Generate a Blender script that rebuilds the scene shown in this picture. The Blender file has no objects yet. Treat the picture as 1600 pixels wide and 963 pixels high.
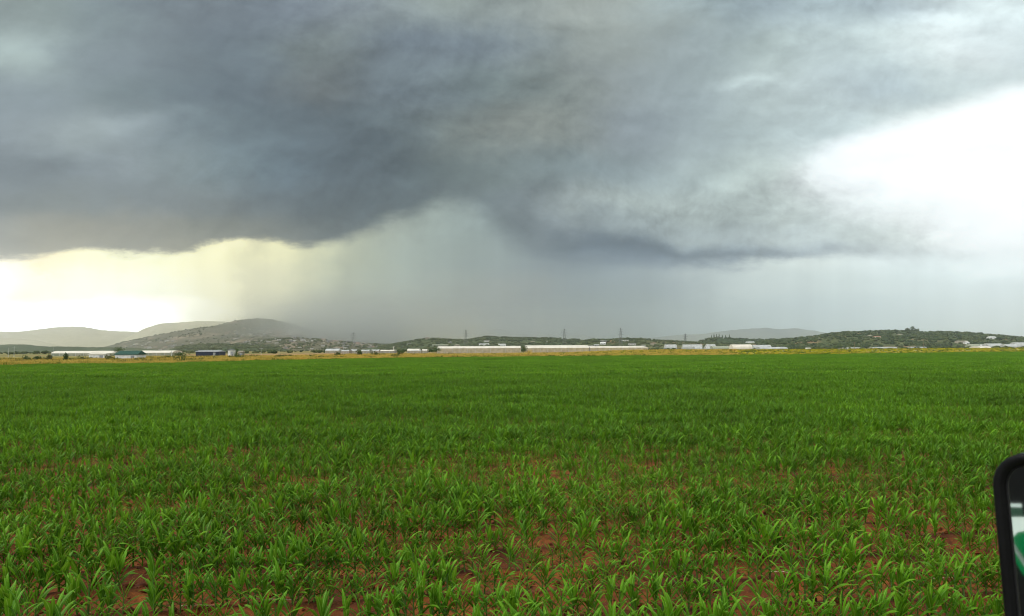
import bpy, math, random
import numpy as np
from mathutils import Vector, Matrix, Euler, noise as mnoise

random.seed(7)
RS = np.random.RandomState(7)
scene = bpy.context.scene
COL = scene.collection
R = math.radians

# ------------------------------------------------------------------ camera
F = 1256.0                       # focal length in pixels of the 1600 px wide photograph
CAMZ = 2.4
cam_d = bpy.data.cameras.new('camera')
cam = bpy.data.objects.new('camera', cam_d); COL.objects.link(cam)
cam_d.sensor_width = 36.0
cam_d.lens = 36.0 * F / 1600.0
cam_d.clip_start = 0.05; cam_d.clip_end = 60000.0
cam_d.dof.use_dof = True
cam_d.dof.focus_distance = 30.0
cam_d.dof.aperture_fstop = 13.0
PITCH = math.atan(64.5 / F)
ROLL = -math.atan(8.0 / 1600.0)
CM = (Matrix.Rotation(math.pi/2 + PITCH, 3, 'X') @ Matrix.Rotation(ROLL, 3, 'Z'))
cam.location = (0, 0, CAMZ)
cam.rotation_euler = CM.to_euler()
scene.camera = cam
scene.render.resolution_x = 1024; scene.render.resolution_y = 616

def ray(px, py):
    v = CM @ Vector(((px - 800.0) / F, -(py - 481.5) / F, -1.0))
    return v
def P(px, py, D):                # point at world depth y = D on the ray
    v = ray(px, py)
    return Vector((0, 0, CAMZ)) + v * (D / v.y)
def H(px):                       # row of the horizon at that column
    return 546 + 4.0 - 8.0 * px / 1600.0
def GX(px, D):                   # lateral position of a ground point
    return P(px, H(px), D).x
def ZH(px, py, D):
    return P(px, py, D).z

# ------------------------------------------------------------------ render / exposure
scene.view_settings.view_transform = 'Standard'
scene.view_settings.look = 'None'
scene.view_settings.exposure = 0.0
scene.view_settings.gamma = 1.0
scene.cycles.max_bounces = 6
scene.cycles.diffuse_bounces = 2
scene.cycles.transmission_bounces = 3
scene.cycles.volume_bounces = 4
scene.cycles.use_denoising = True
scene.cycles.sample_clamp_indirect = 3.0
scene.cycles.use_adaptive_sampling = False
scene.cycles.pixel_filter_type = 'BLACKMAN_HARRIS'; scene.cycles.filter_width = 1.1

# ------------------------------------------------------------------ node helpers
def lin(c):
    return tuple(((x/255.0)/12.92 if x/255.0 <= 0.04045 else (((x/255.0)+0.055)/1.055)**2.4) for x in c)

class V:
    """small wrapper so node maths can be written as formulas"""
    def __init__(s, nt, sock): s.nt = nt; s.s = sock
    def _m(s, op, b=None, c=None):
        n = s.nt.nodes.new('ShaderNodeMath'); n.operation = op
        s.nt.links.new(s.s, n.inputs[0])
        for i, q in ((1, b), (2, c)):
            if q is None: continue
            if isinstance(q, V): s.nt.links.new(q.s, n.inputs[i])
            else: n.inputs[i].default_value = q
        return V(s.nt, n.outputs[0])
    def __add__(s, b): return s._m('ADD', b)
    def __sub__(s, b): return s._m('SUBTRACT', b)
    def __mul__(s, b): return s._m('MULTIPLY', b)
    def __truediv__(s, b): return s._m('DIVIDE', b)
    def mx(s, b): return s._m('MAXIMUM', b)
    def mn(s, b): return s._m('MINIMUM', b)
def mapr(v, a, b, c=0.0, d=1.0, kind='LINEAR'):
    nt = v.nt
    n = nt.nodes.new('ShaderNodeMapRange'); n.interpolation_type = kind; n.clamp = True
    nt.links.new(v.s, n.inputs['Value'])
    for k, q in (('From Min', a), ('From Max', b), ('To Min', c), ('To Max', d)):
        if isinstance(q, V): nt.links.new(q.s, n.inputs[k])
        else: n.inputs[k].default_value = q
    return V(nt, n.outputs[0])
def mixc(nt, f, a, b, mode='MIX'):
    n = nt.nodes.new('ShaderNodeMix'); n.data_type = 'RGBA'; n.blend_type = mode; n.clamp_factor = True
    if isinstance(f, V): nt.links.new(f.s, n.inputs[0])
    else: n.inputs[0].default_value = f
    for i, q in ((6, a), (7, b)):
        if hasattr(q, 'is_linked'): nt.links.new(q, n.inputs[i])
        else: n.inputs[i].default_value = (*q[:3], 1)
    return n.outputs[2]
def noise_tex(nt, vec, scale, detail=4, rough=0.5, dist=0.0, out=0):
    n = nt.nodes.new('ShaderNodeTexNoise')
    n.inputs['Scale'].default_value = scale; n.inputs['Detail'].default_value = detail
    n.inputs['Roughness'].default_value = rough; n.inputs['Distortion'].default_value = dist
    if vec is not None: nt.links.new(vec, n.inputs['Vector'])
    return n.outputs[out]
def combine(nt, x, y, z=0.0):
    n = nt.nodes.new('ShaderNodeCombineXYZ')
    for i, q in enumerate((x, y, z)):
        if isinstance(q, V): nt.links.new(q.s, n.inputs[i])
        else: n.inputs[i].default_value = q
    return n.outputs[0]
def ramp(nt, fac, stops, interp='B_SPLINE'):
    n = nt.nodes.new('ShaderNodeValToRGB'); cr = n.color_ramp; cr.interpolation = interp
    while len(cr.elements) > 1: cr.elements.remove(cr.elements[-1])
    cr.elements[0].position = stops[0][0]; cr.elements[0].color = (*stops[0][1], 1)
    for p, c in stops[1:]:
        e = cr.elements.new(p); e.color = (*c, 1)
    nt.links.new(fac.s if isinstance(fac, V) else fac, n.inputs[0])
    return n.outputs[0]

# ------------------------------------------------------------------ sky (world)
SUN_EL, SUN_AZ = R(50), R(-100)        # azimuth measured from +Y towards +X
world = bpy.data.worlds.new('World'); scene.world = world; world.use_nodes = True
wn = world.node_tree; wn.nodes.clear()
out = wn.nodes.new('ShaderNodeOutputWorld')
geo = wn.nodes.new('ShaderNodeTexCoord')
sep = wn.nodes.new('ShaderNodeSeparateXYZ'); wn.links.new(geo.outputs['Generated'], sep.inputs[0])
X, Y, Z = (V(wn, sep.outputs[i]) for i in range(3))
az = X._m('ARCTAN2', Y)
hyp = (X*X + Y*Y)._m('SQRT').mx(0.02)
tt = (Z / Y.mx(hyp * 0.55)).mx(-0.05)          # tangent of elevation as a flat wall ahead would show it
# fBm warps
base_vec = combine(wn, az, tt * 1.6, 0.0)
def nv(scale, detail, rough=0.55, off=0.0, sx=1.0, sy=1.6):
    vec = combine(wn, az * sx, tt * sy, off)
    return V(wn, noise_tex(wn, vec, scale, detail, rough))
w1 = nv(4.2, 6, 0.55, 3.1) - 0.5
w2 = nv(4.2, 6, 0.55, 9.7) - 0.5
wf = nv(16.0, 5, 0.6, 5.5) - 0.5
azw = az + w1 * 0.16 + wf * 0.06
ttw = tt + w2 * 0.075 + wf * 0.03
rs_ = nv(1.0, 4, 0.6, 2.2, sx=38.0, sy=1.0) - 0.5          # falling-rain streaks
GAIN = 4.2
def pxaz(px): return math.atan((px - 800.0) / F)
def apos(a): return (a + math.pi) / (2*math.pi)
def rowramp(fac, cols, outer, kb=1.0):
    """cols: {px: rgb}; outer: {degrees: rgb}"""
    st = []
    for p, c in cols.items(): st.append((apos(pxaz(p)), c))
    for d, c in outer.items(): st.append((apos(R(d)), c))
    st.sort(key=lambda q: q[0])
    res = []
    for p, c in st:
        l = list(lin(c))
        k_ = (2.7 if p < apos(0) else 1.12) if min(c) >= 238 else (1.1 if (c[0] >= 240 and p < apos(0)) else 1.0)
        l = [q * k_ * kb for q in l]
        res.append((p, tuple(q / GAIN for q in l)))
    return ramp(wn, fac, res)
fac = mapr(azw, -math.pi, math.pi)
def tpy(py): return (546.0 - py) / F
def stack(rows, kb=1.0):
    rows = sorted(rows, key=lambda r: -r[0])
    c = rowramp(fac, rows[0][1], rows[0][2], kb)
    for (pa, _, _), (pb, cb, ob) in zip(rows, rows[1:]):
        f = mapr(ttw, tpy(pa), tpy(pb), kind='SMOOTHSTEP')
        c = mixc(wn, f, c, rowramp(fac, cb, ob, kb))
    return c
W = (255, 255, 255)
def row(vals): # values every 100 px
    return {100*i: v for i, v in enumerate(vals)}
OUT_MID = {-180: (250,250,250), -110: (232,236,240), -65: (160,170,178), -42: (150,160,165), 42: (225,236,236), 65: (235,242,244), 110: (248,250,250), 180: (250,250,250)}
OUT_LOW = {-180: (236,238,238), -110: (228,232,232), -65: (225,222,205), -42: W, 42: (222,232,232), 65: (220,230,232), 110: (222,230,232), 180: (225,230,232)}
# the storm cloud, above its ragged base
above = [
 (400, row([(176,170,148),(172,166,144),(168,162,142),(152,150,134),(138,138,126),(108,118,122),(104,114,118),(108,120,126),(112,124,132),(116,132,146),(112,130,148),(122,140,156),(146,162,174),(176,188,194),(204,214,212),(232,242,240),(246,253,251)]), OUT_MID),
 (365, row([(158,156,142),(158,155,138),(150,148,136),(140,142,132),(126,130,124),(98,110,116),(98,110,116),(104,116,120),(108,120,128),(146,157,160),(160,173,174),(176,189,188),(190,202,201),(205,216,212),(228,240,235),(250,254,252),W]), OUT_MID),
 (320, row([(120,130,130),(126,134,134),(130,142,148),(122,130,132),(104,118,126),(92,106,114),(94,107,113),(106,118,120),(114,126,132),(156,166,165),(172,184,180),(188,201,197),(208,221,215),(232,243,238),(250,255,252),W,W]), OUT_MID),
 (270, row([(112,123,128),(136,148,154),(150,161,166),(132,148,152),(106,126,138),(98,111,119),(92,106,113),(106,119,118),(130,143,142),(138,153,157),(152,166,168),(186,201,198),(222,236,228),(252,255,253),W,W,W]), OUT_MID),
 (200, row([(150,161,166),(168,180,180),(156,168,172),(124,139,144),(100,115,123),(102,114,120),(96,110,117),(126,136,131),(140,145,138),(150,158,152),(156,167,175),(176,191,191),(196,211,209),(206,222,222),(222,236,234),(240,250,246),(245,252,250)]), OUT_MID),
 (135, row([(158,171,175),(146,159,163),(132,147,150),(116,129,136),(106,120,129),(122,127,123),(108,121,129),(118,130,135),(126,142,142),(146,153,146),(166,176,178),(168,183,187),(198,212,209),(190,203,204),(196,213,218),(214,229,228),(224,238,236)]), OUT_MID),
 (70, row([(184,200,192),(156,170,176),(138,150,156),(120,132,138),(118,132,142),(132,141,134),(114,126,135),(120,132,140),(136,150,158),(152,161,156),(172,180,174),(170,185,190),(182,197,192),(202,217,217),(228,244,240),(246,254,250),(222,237,237)]), OUT_MID),
 (0, row([(150,162,154),(150,165,168),(134,146,151),(125,135,141),(122,133,140),(134,144,152),(138,148,147),(148,158,152),(150,160,158),(166,173,166),(184,192,184),(170,188,192),(172,188,195),(178,195,199),(188,204,210),(228,241,241),(240,254,252)]), OUT_MID),
 (-500, row([(190,198,202)]*17), {-180: W, -110: (246,248,250), -42: (200,207,211), 42: (225,232,236), 110: W, 180: W}),
 (-1800, row([(246,248,250)]*17), {-180: W, 180: W}),
]
below = [
 (548, row([W,W,W,(250,243,205),(196,188,152),(146,150,136),(126,131,124),(122,128,124),(118,124,121),(122,132,130),(140,152,150),(160,173,172),(180,193,192),(180,196,198),(192,206,206),(202,214,210),(204,216,213)]), OUT_LOW),
 (500, row([W,W,W,(255,250,212),(222,214,176),(168,171,150),(148,154,145),(144,151,145),(136,139,135),(132,144,140),(146,158,156),(166,179,177),(186,199,196),(186,201,201),(196,211,209),(205,218,213),(208,220,216)]), OUT_LOW),
 (450, row([(255,249,212),(255,253,230),(255,254,236),(255,250,208),(236,228,186),(190,192,162),(158,168,156),(154,162,153),(142,146,141),(130,142,144),(140,152,156),(166,178,178),(196,206,201),(200,212,208),(206,219,216),(210,222,220),(210,222,220)]), OUT_LOW),
 (400, row([(246,226,172),(254,246,198),(255,254,212),(254,248,200),(240,232,182),(186,188,158),(158,168,155),(150,162,156),(132,143,143),(126,139,147),(126,141,153),(182,190,188),(208,216,208),(216,226,222),(218,228,227),(232,242,240),(242,251,249)]), OUT_LOW),
 (340, row([(235,222,180),(235,222,180),(245,235,190),(245,235,190),(235,226,180),(180,182,155),(156,164,152),(160,173,165),(128,142,144),(140,150,152),(160,172,172),(190,200,196),(208,216,208),(216,226,222),(218,228,227),(232,242,240),(242,251,249)]), OUT_LOW),
]
col_a = stack(above)
col_b = stack(below, 1.28)
# ragged cloud base: height of the base as a function of azimuth, stored in a ramp
edge = {-600: 425, -200: 410, 0: 403, 60: 396, 120: 388, 175: 398, 235: 393, 290: 396, 335: 380, 400: 374, 440: 381, 480: 388, 530: 372, 565: 362, 600: 346, 630: 336, 660: 320, 690: 311, 735: 312, 762: 332, 790: 356, 830: 384, 880: 405, 960: 412, 1050: 414, 1140: 410, 1220: 404, 1300: 401, 1400: 404, 1500: 410, 1600: 415, 2200: 420}
est = [(apos(pxaz(p)), ((546-y)/400.0,)*3) for p, y in edge.items()]
en = nv(11.0, 6, 0.62, 1.3, sy=2.4) - 0.5
facE = mapr(az + w1*0.02, -math.pi, math.pi)
er = ramp(wn, facE, est, 'CARDINAL')
rgb2 = wn.nodes.new('ShaderNodeRGBToBW'); wn.links.new(er, rgb2.inputs[0])
te = V(wn, rgb2.outputs[0]) * (400.0/F)
d1 = tt - te + en * 0.052
softw = ramp(wn, mapr(az, -math.pi, math.pi), [(apos(pxaz(p)), (v,)*3) for p, v in ((0,.009),(250,.007),(420,.008),(560,.014),(640,.020),(735,.020),(770,.030),(800,.035),(900,.024),(1040,.018),(1120,.009),(1250,.010),(1400,.016),(1600,.035))], 'LINEAR')
sw = wn.nodes.new('ShaderNodeRGBToBW'); wn.links.new(softw, sw.inputs[0])
m1 = mapr(d1 / V(wn, sw.outputs[0]), -1.0, 1.0, kind='SMOOTHSTEP')
cloud = mixc(wn, m1, col_b, col_a)
# clear bright gap under the right-hand cloud deck
e2 = {900: 500, 1150: 420, 1195: 285, 1240: 262, 1300: 218, 1360: 196, 1420: 178, 1500: 154, 1600: 126, 1800: 70, 2400: -40}
st2 = [(apos(pxaz(p)), ((600-y)/700.0,)*3) for p, y in e2.items()]
r2 = ramp(wn, mapr(az, -math.pi, math.pi), st2, 'LINEAR')
bw2 = wn.nodes.new('ShaderNodeRGBToBW'); wn.links.new(r2, bw2.inputs[0])
te2 = (V(wn, bw2.outputs[0]) * 700.0 - 54.0) / F
d2 = te2 - tt + en * 0.022
mA = mapr(d2 + w1*0.02, -0.010, 0.030, kind='SMOOTHSTEP')
low_e = ramp(wn, mapr(az, -math.pi, math.pi), [(apos(pxaz(p)), ((600-y)/600.0,)*3) for p, y in ((1150,262),(1230,285),(1300,300),(1370,318),(1450,348),(1530,388),(1600,402),(2200,420))], 'LINEAR')
bw3 = wn.nodes.new('ShaderNodeRGBToBW'); wn.links.new(low_e, bw3.inputs[0])
te3 = (V(wn, bw3.outputs[0]) * 600.0 - 54.0) / F
mB = mapr(tt - te3 + en * 0.07 + w2*0.05, -0.05, 0.075, kind='SMOOTHSTEP')
mR = mapr(az + wf*0.05, pxaz(1165), pxaz(1345), kind='SMOOTHSTEP')
mEnd = mapr(az, R(75), R(48))
gapm = mA * mB * mR * mEnd
cloud = mixc(wn, gapm, cloud, tuple(q/GAIN for q in (1.36, 1.40, 1.38)))
# cloud modelling: billows, shaded relief and fine torn texture
def cn(scale, detail, rough, off, dx=0.0, dy=0.0, sy=1.1, dist=0.0, warp=0.9):
    vec = combine(wn, az + w2*(0.10*warp) + dx, (tt + w1*(0.06*warp) + dy) * sy, off)
    return V(wn, noise_tex(wn, vec, scale, detail, rough, dist))
b1 = cn(6.0, 9, 0.59, 12.0) - 0.5
b1s = cn(6.0, 9, 0.59, 12.0, dx=0.010, dy=-0.022) - 0.5
b2 = nv(3.2, 4, 0.5, 21.0, sy=1.6) - 0.5
b3 = cn(19.0, 6, 0.62, 44.0, sy=1.2) - 0.5
b3s = cn(19.0, 6, 0.62, 44.0, dx=0.004, dy=-0.009, sy=1.2) - 0.5
bil = (cn(7.5, 6, 0.52, 31.0, sy=1.15) - 0.5)._m('ABSOLUTE')
def spot(px, py, sx, sy, amp):
    a_ = (azw - pxaz(px)) / (sx/F); b_ = (ttw - tpy(py)*1.0) / (sy/F)
    return (((a_*a_ + b_*b_) * -1.0)._m('EXPONENT')) * amp
SP = [(1540,236,60,9,-.22),(1420,250,90,8,-.10),(1455,26,60,15,.36),(1400,52,60,14,.10),(1190,124,34,10,.36),(15,62,45,40,.20),(155,196,60,20,.22),(425,222,70,16,.12),(700,10,60,26,.16),
      (790,352,36,24,-.22),(980,394,130,15,-.24),(1170,400,110,11,-.26),(345,150,110,26,-.08),(640,235,90,26,-.10),(480,345,110,20,-.08),(40,262,90,18,-.10),(300,262,80,12,.08),
      (1330,12,110,12,-.10),(1010,190,40,30,-.07),(890,285,26,40,.08),(980,325,80,20,.09)]
sp_ = spot(*SP[0])
for q_ in SP[1:]: sp_ = sp_ + spot(*q_)
rain_b = spot(372, 450, 22, 130, .10)
for q_ in ((412,450,16,120,-.05),(455,460,34,130,.06),(512,460,24,130,.05),(556,450,20,140,-.09),(640,440,40,120,.05),(730,450,26,120,-.05),(1085,460,60,60,-.05),(1170,460,60,50,.06)): rain_b = rain_b + spot(*q_)
relief = (b1 - b1s) * 0.60 + (b3 - b3s) * 0.40
calm = mapr(b2, -0.12, 0.14, 0.45, 1.35) + spot(980, 335, 190, 50, 0.9) + spot(650, 330, 120, 40, 0.6) + spot(560, 120, 200, 90, 0.3)
mod = ((b1 * 0.30 + b3 * 0.13 + (bil - 0.09) * 0.75 + relief * 1.3) * calm + b2 * 0.34 + sp_) * (m1.mx(mapr(tt, 0.09, 0.165, 0.0, 0.8)) * 0.94 + 0.06) * mapr(gapm, 0.1, 0.8, 1.0, 0.25) + (rs_ * 0.22 + (nv(1.0, 3, 0.5, 8.2, sx=13.0, sy=0.7) - 0.5) * 0.24 + rain_b) * mapr(m1, 0.0, 1.0, 1.0, 0.0) + mapr(m1, 0.0, 1.0, 1.0, 0.90)
hue = (nv(4.5, 4, 0.55, 61.0, sy=2.0) - 0.5) * m1
modn = combine(wn, mod * (hue*0.05 + 0.97), mod * (hue*0.03 + 1.0), mod * (hue*-0.08 + 1.015))
vm = wn.nodes.new('ShaderNodeVectorMath'); vm.operation = 'MULTIPLY'
wn.links.new(cloud, vm.inputs[0]); wn.links.new(modn, vm.inputs[1])
gn_ = wn.nodes.new('ShaderNodeVectorMath'); gn_.operation = 'SCALE'; gn_.inputs['Scale'].default_value = GAIN
wn.links.new(vm.outputs[0], gn_.inputs[0])
bgc = wn.nodes.new('ShaderNodeBackground'); wn.links.new(gn_.outputs[0], bgc.inputs[0]); bgc.inputs[1].default_value = 1.0
skyt = wn.nodes.new('ShaderNodeTexSky'); skyt.sky_type = 'NISHITA'; skyt.sun_disc = False
skyt.sun_elevation = SUN_EL; skyt.sun_rotation = SUN_AZ
bgs = wn.nodes.new('ShaderNodeBackground'); wn.links.new(skyt.outputs[0], bgs.inputs[0]); bgs.inputs[1].default_value = 0.1
ms = wn.nodes.new('ShaderNodeMixShader'); ms.inputs[0].default_value = 0.96      # near-total cloud cover over the clear sky
wn.links.new(bgs.outputs[0], ms.inputs[1]); wn.links.new(bgc.outputs[0], ms.inputs[2])
wn.links.new(ms.outputs[0], out.inputs[0])
world.cycles.sampling_method = 'MANUAL'; world.cycles.sample_map_resolution = 1024

# ------------------------------------------------------------------ sun
sd = bpy.data.lights.new('sun', 'SUN'); sd.energy = 1.5; sd.angle = R(14); sd.color = (1.0, 0.95, 0.86)
sun = bpy.data.objects.new('sun', sd); COL.objects.link(sun)
sdir = Vector((math.sin(SUN_AZ)*math.cos(SUN_EL), math.cos(SUN_AZ)*math.cos(SUN_EL), math.sin(SUN_EL)))
sun.rotation_euler = sdir.to_track_quat('Z', 'Y').to_euler()
sun.location = sdir * 50

# ------------------------------------------------------------------ object helpers
def link(o): COL.objects.link(o); return o
def mesh_from(name, verts, faces, mats=(), fmat=None, smooth=False, uvs=None):
    me = bpy.data.meshes.new(name)
    me.from_pydata([tuple(v) for v in verts], [], faces)
    for m in mats: me.materials.append(m)
    if fmat is not None: me.polygons.foreach_set('material_index', fmat)
    if smooth: me.polygons.foreach_set('use_smooth', [True]*len(me.polygons))
    if uvs is not None:
        ul = me.uv_layers.new(name='UVMap')
        idx = np.empty(len(me.loops), dtype=np.int32); me.loops.foreach_get('vertex_index', idx)
        ul.data.foreach_set('uv', np.asarray(uvs, dtype=np.float32)[idx].ravel())
    me.update(); return me
def thing(name, label, cat, loc=(0,0,0), rz=0.0, group=None):
    o = bpy.data.objects.new(name, None); link(o)
    o.location = loc; o.rotation_euler = (0, 0, rz); o.empty_display_size = 0.2
    o['label'] = label; o['category'] = cat
    if group: o['group'] = group
    return o
def part(name, me, parent, label=None, loc=None, kind=None):
    o = bpy.data.objects.new(name, me); link(o); o.parent = parent
    if loc is not None: o.location = loc
    if label: o['label'] = label
    if kind: o['kind'] = kind
    return o
def solo(name, me, label, cat, loc=(0,0,0), rz=0.0, group=None):
    o = bpy.data.objects.new(name, me); link(o); o.location = loc; o.rotation_euler = (0,0,rz)
    o['label'] = label; o['category'] = cat
    if group: o['group'] = group
    return o
def structure(name, me, label=None):
    o = bpy.data.objects.new(name, me); link(o); o['kind'] = 'structure'
    if label: o['label'] = label
    return o
class MB:
    def __init__(s): s.v = []; s.f = []; s.m = []
    def add(s, verts, faces, mi=0):
        b = len(s.v); s.v += [tuple(q) for q in verts]; s.f += [tuple(i+b for i in f) for f in faces]; s.m += [mi]*len(faces)
    def box(s, x0, x1, y0, y1, z0, z1, mi=0):
        s.add([(x0,y0,z0),(x1,y0,z0),(x1,y1,z0),(x0,y1,z0),(x0,y0,z1),(x1,y0,z1),(x1,y1,z1),(x0,y1,z1)],
              [(0,3,2,1),(4,5,6,7),(0,1,5,4),(1,2,6,5),(2,3,7,6),(3,0,4,7)], mi)
    def bar(s, a, b, r, mi=0, n=4, r2=None):
        a = Vector(a); b = Vector(b); d = (b-a).normalized(); r2 = r if r2 is None else r2
        u = d.orthogonal().normalized(); w = d.cross(u)
        vs = []
        for q, rr in ((a, r), (b, r2)):
            for k in range(n):
                t = 2*math.pi*k/n; vs.append(q + (u*math.cos(t) + w*math.sin(t))*rr)
        fs = [(k, (k+1)%n, n+(k+1)%n, n+k) for k in range(n)] + [tuple(range(n))[::-1], tuple(range(n, 2*n))]
        s.add(vs, fs, mi)
    def mesh(s, name, mats, smooth=False): return mesh_from(name, s.v, s.f, mats, s.m, smooth)

# ------------------------------------------------------------------ materials
def mat(name, c, rough=0.8, c2=None, scale=3.0, metal=0.0, bump=0.0, bscale=20.0, spec=0.3, detail=5, coord='Object', lo=0.4, hi=0.6):
    m = bpy.data.materials.new(name); m.use_nodes = True; nt = m.node_tree
    b = nt.nodes['Principled BSDF']
    b.inputs['Roughness'].default_value = rough; b.inputs['Metallic'].default_value = metal
    b.inputs['Specular IOR Level'].default_value = spec
    tc = nt.nodes.new('ShaderNodeTexCoord')
    if c2 is not None:
        n = V(nt, noise_tex(nt, tc.outputs[coord], scale, detail, 0.6))
        nt.links.new(mixc(nt, mapr(n, lo, hi), c, c2), b.inputs['Base Color'])
    else: b.inputs['Base Color'].default_value = (*c, 1)
    if bump:
        bn = nt.nodes.new('ShaderNodeBump'); bn.inputs['Strength'].default_value = bump
        nt.links.new(noise_tex(nt, tc.outputs[coord], bscale, 4, 0.6), bn.inputs['Height'])
        nt.links.new(bn.outputs[0], b.inputs['Normal'])
    return m

def leaf_mat(name, c1, c2, c3, transl=0.3, rib=None, rough=0.5, patch=True, spec=0.06):
    m = bpy.data.materials.new(name); m.use_nodes = True; nt = m.node_tree; nt.nodes.clear()
    o = nt.nodes.new('ShaderNodeOutputMaterial')
    b = nt.nodes.new('ShaderNodeBsdfPrincipled'); b.inputs['Roughness'].default_value = rough
    b.inputs['Specular IOR Level'].default_value = spec
    oi = nt.nodes.new('ShaderNodeObjectInfo'); g = nt.nodes.new('ShaderNodeNewGeometry')
    rnd = V(nt, oi.outputs['Random'])
    island = V(nt, g.outputs['Random Per Island'])
    mixv = (rnd * 0.35 + island * 0.65)
    if patch:
        pn = V(nt, noise_tex(nt, g.outputs['Position'], 0.11, 3, 0.55))
        mixv = mixv * 0.64 + mapr(pn, 0.3, 0.7) * 0.36
    c = mixc(nt, mapr(mixv, 0.2, 0.55), c1, c2)
    c = mixc(nt, mapr(mixv, 0.5, 0.85), c, c3)
    if rib: c = mixc(nt, mapr(island, 0.965, 0.995, 0, 0.8), c, (0.34, 0.28, 0.06))
    if rib:
        uv = nt.nodes.new('ShaderNodeTexCoord'); sp = nt.nodes.new('ShaderNodeSeparateXYZ'); nt.links.new(uv.outputs['UV'], sp.inputs[0])
        u = (V(nt, sp.outputs[0]) - 0.5)._m('ABSOLUTE')
        c = mixc(nt, mapr(u, 0.02, 0.10, 0.75, 0.0), c, rib)
        veins = nt.nodes.new('ShaderNodeTexNoise'); veins.inputs['Scale'].default_value = 14; veins.inputs['Detail'].default_value = 2
        mp = nt.nodes.new('ShaderNodeMapping'); mp.inputs['Scale'].default_value = (2.2, 0.12, 1); nt.links.new(uv.outputs['UV'], mp.inputs[0]); nt.links.new(mp.outputs[0], veins.inputs['Vector'])
        c = mixc(nt, mapr(V(nt, veins.outputs[0]), 0.4, 0.7, 0, 0.35), c, tuple(q*1.5 for q in c3))
        # dry tip
        c = mixc(nt, mapr(V(nt, sp.outputs[1]), 0.93, 1.0, 0.0, 0.7), c, (0.22, 0.17, 0.05))
    nt.links.new(c, b.inputs['Base Color'])
    t = nt.nodes.new('ShaderNodeBsdfTranslucent'); nt.links.new(mixc(nt, 0.35, c, (0.25, 0.42, 0.03)), t.inputs[0])
    mx = nt.nodes.new('ShaderNodeMixShader'); mx.inputs[0].default_value = transl
    nt.links.new(b.outputs[0], mx.inputs[1]); nt.links.new(t.outputs[0], mx.inputs[2]); nt.links.new(mx.outputs[0], o.inputs[0])
    return m

M_corn = leaf_mat('corn_leaf', (0.012,0.052,0.003), (0.050,0.170,0.004), (0.150,0.330,0.010), 0.33, rib=(0.26,0.40,0.08), spec=0.10)
M_stalk = leaf_mat('corn_stalk', (0.045,0.12,0.018), (0.075,0.17,0.03), (0.13,0.22,0.06), 0.1)
M_cornfar = leaf_mat('corn_leaf_far', (0.040,0.115,0.004), (0.085,0.210,0.006), (0.150,0.310,0.012), 0.30)
M_dry = leaf_mat('dry_grass', (0.46,0.27,0.045), (0.62,0.43,0.11), (0.30,0.25,0.035), 0.2, rough=0.8)
M_weed = leaf_mat('weed_leaf', (0.05,0.085,0.015), (0.10,0.14,0.02), (0.20,0.20,0.03), 0.2, rough=0.7)
M_flower = leaf_mat('yellow_flowering_weed', (0.48,0.38,0.015), (0.26,0.28,0.015), (0.62,0.48,0.02), 0.2, rough=0.7)
M_bush = leaf_mat('bush_leaf', (0.022,0.045,0.014), (0.04,0.07,0.02), (0.07,0.09,0.03), 0.15, rough=0.6)
M_olive = leaf_mat('olive_leaf', (0.06,0.07,0.03), (0.09,0.10,0.045), (0.13,0.12,0.05), 0.15, rough=0.7)
M_bark = mat('bark', (0.09,0.065,0.045), 0.9, (0.05,0.035,0.025), 8)
M_soil = None
def soil_material():
    m = bpy.data.materials.new('red_soil'); m.use_nodes = True; nt = m.node_tree
    b = nt.nodes['Principled BSDF']; b.inputs['Roughness'].default_value = 0.95; b.inputs['Specular IOR Level'].default_value = 0.15
    tc = nt.nodes.new('ShaderNodeTexCoord'); ob = tc.outputs['Object']
    n1 = V(nt, noise_tex(nt, ob, 0.9, 6, 0.6)); n2 = V(nt, noise_tex(nt, ob, 14, 6, 0.65)); n3 = V(nt, noise_tex(nt, ob, 60, 3, 0.6))
    c = mixc(nt, mapr(n1, 0.35, 0.65), (0.075,0.022,0.007), (0.19,0.062,0.013))
    c = mixc(nt, mapr(n2, 0.42, 0.66, 0, 0.8), c, (0.035,0.011,0.006))
    c = mixc(nt, mapr(n3, 0.60, 0.74, 0, 0.6), c, (0.28,0.11,0.035))
    nt.links.new(c, b.inputs['Base Color'])
    bp = nt.nodes.new('ShaderNodeBump'); bp.inputs['Strength'].default_value = 0.9; bp.inputs['Distance'].default_value = 0.02
    nt.links.new((n2*1.0 + n3*0.5).s, bp.inputs['Height']); nt.links.new(bp.outputs[0], b.inputs['Normal'])
    return m
M_soil = soil_material()
M_clod = mat('soil_clod', (0.16,0.050,0.013), 0.95, (0.06,0.018,0.008), 12, bump=0.6, bscale=60, spec=0.1)
M_straw = mat('pale_straw', (0.62,0.48,0.36), 0.8, (0.42,0.30,0.2), 10)

# ------------------------------------------------------------------ field outline
EDGE = [(-400, 112), (0, 128), (270, 140), (520, 190), (790, 226), (1050, 240), (1310, 262), (1600, 345), (2000, 480)]
EAZ = np.array([pxaz(p) for p, _ in EDGE]); EDY = np.array([d for _, d in EDGE], float)
def edge_y(x, y):
    return np.interp(np.arctan2(x, y), EAZ, EDY)

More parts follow.
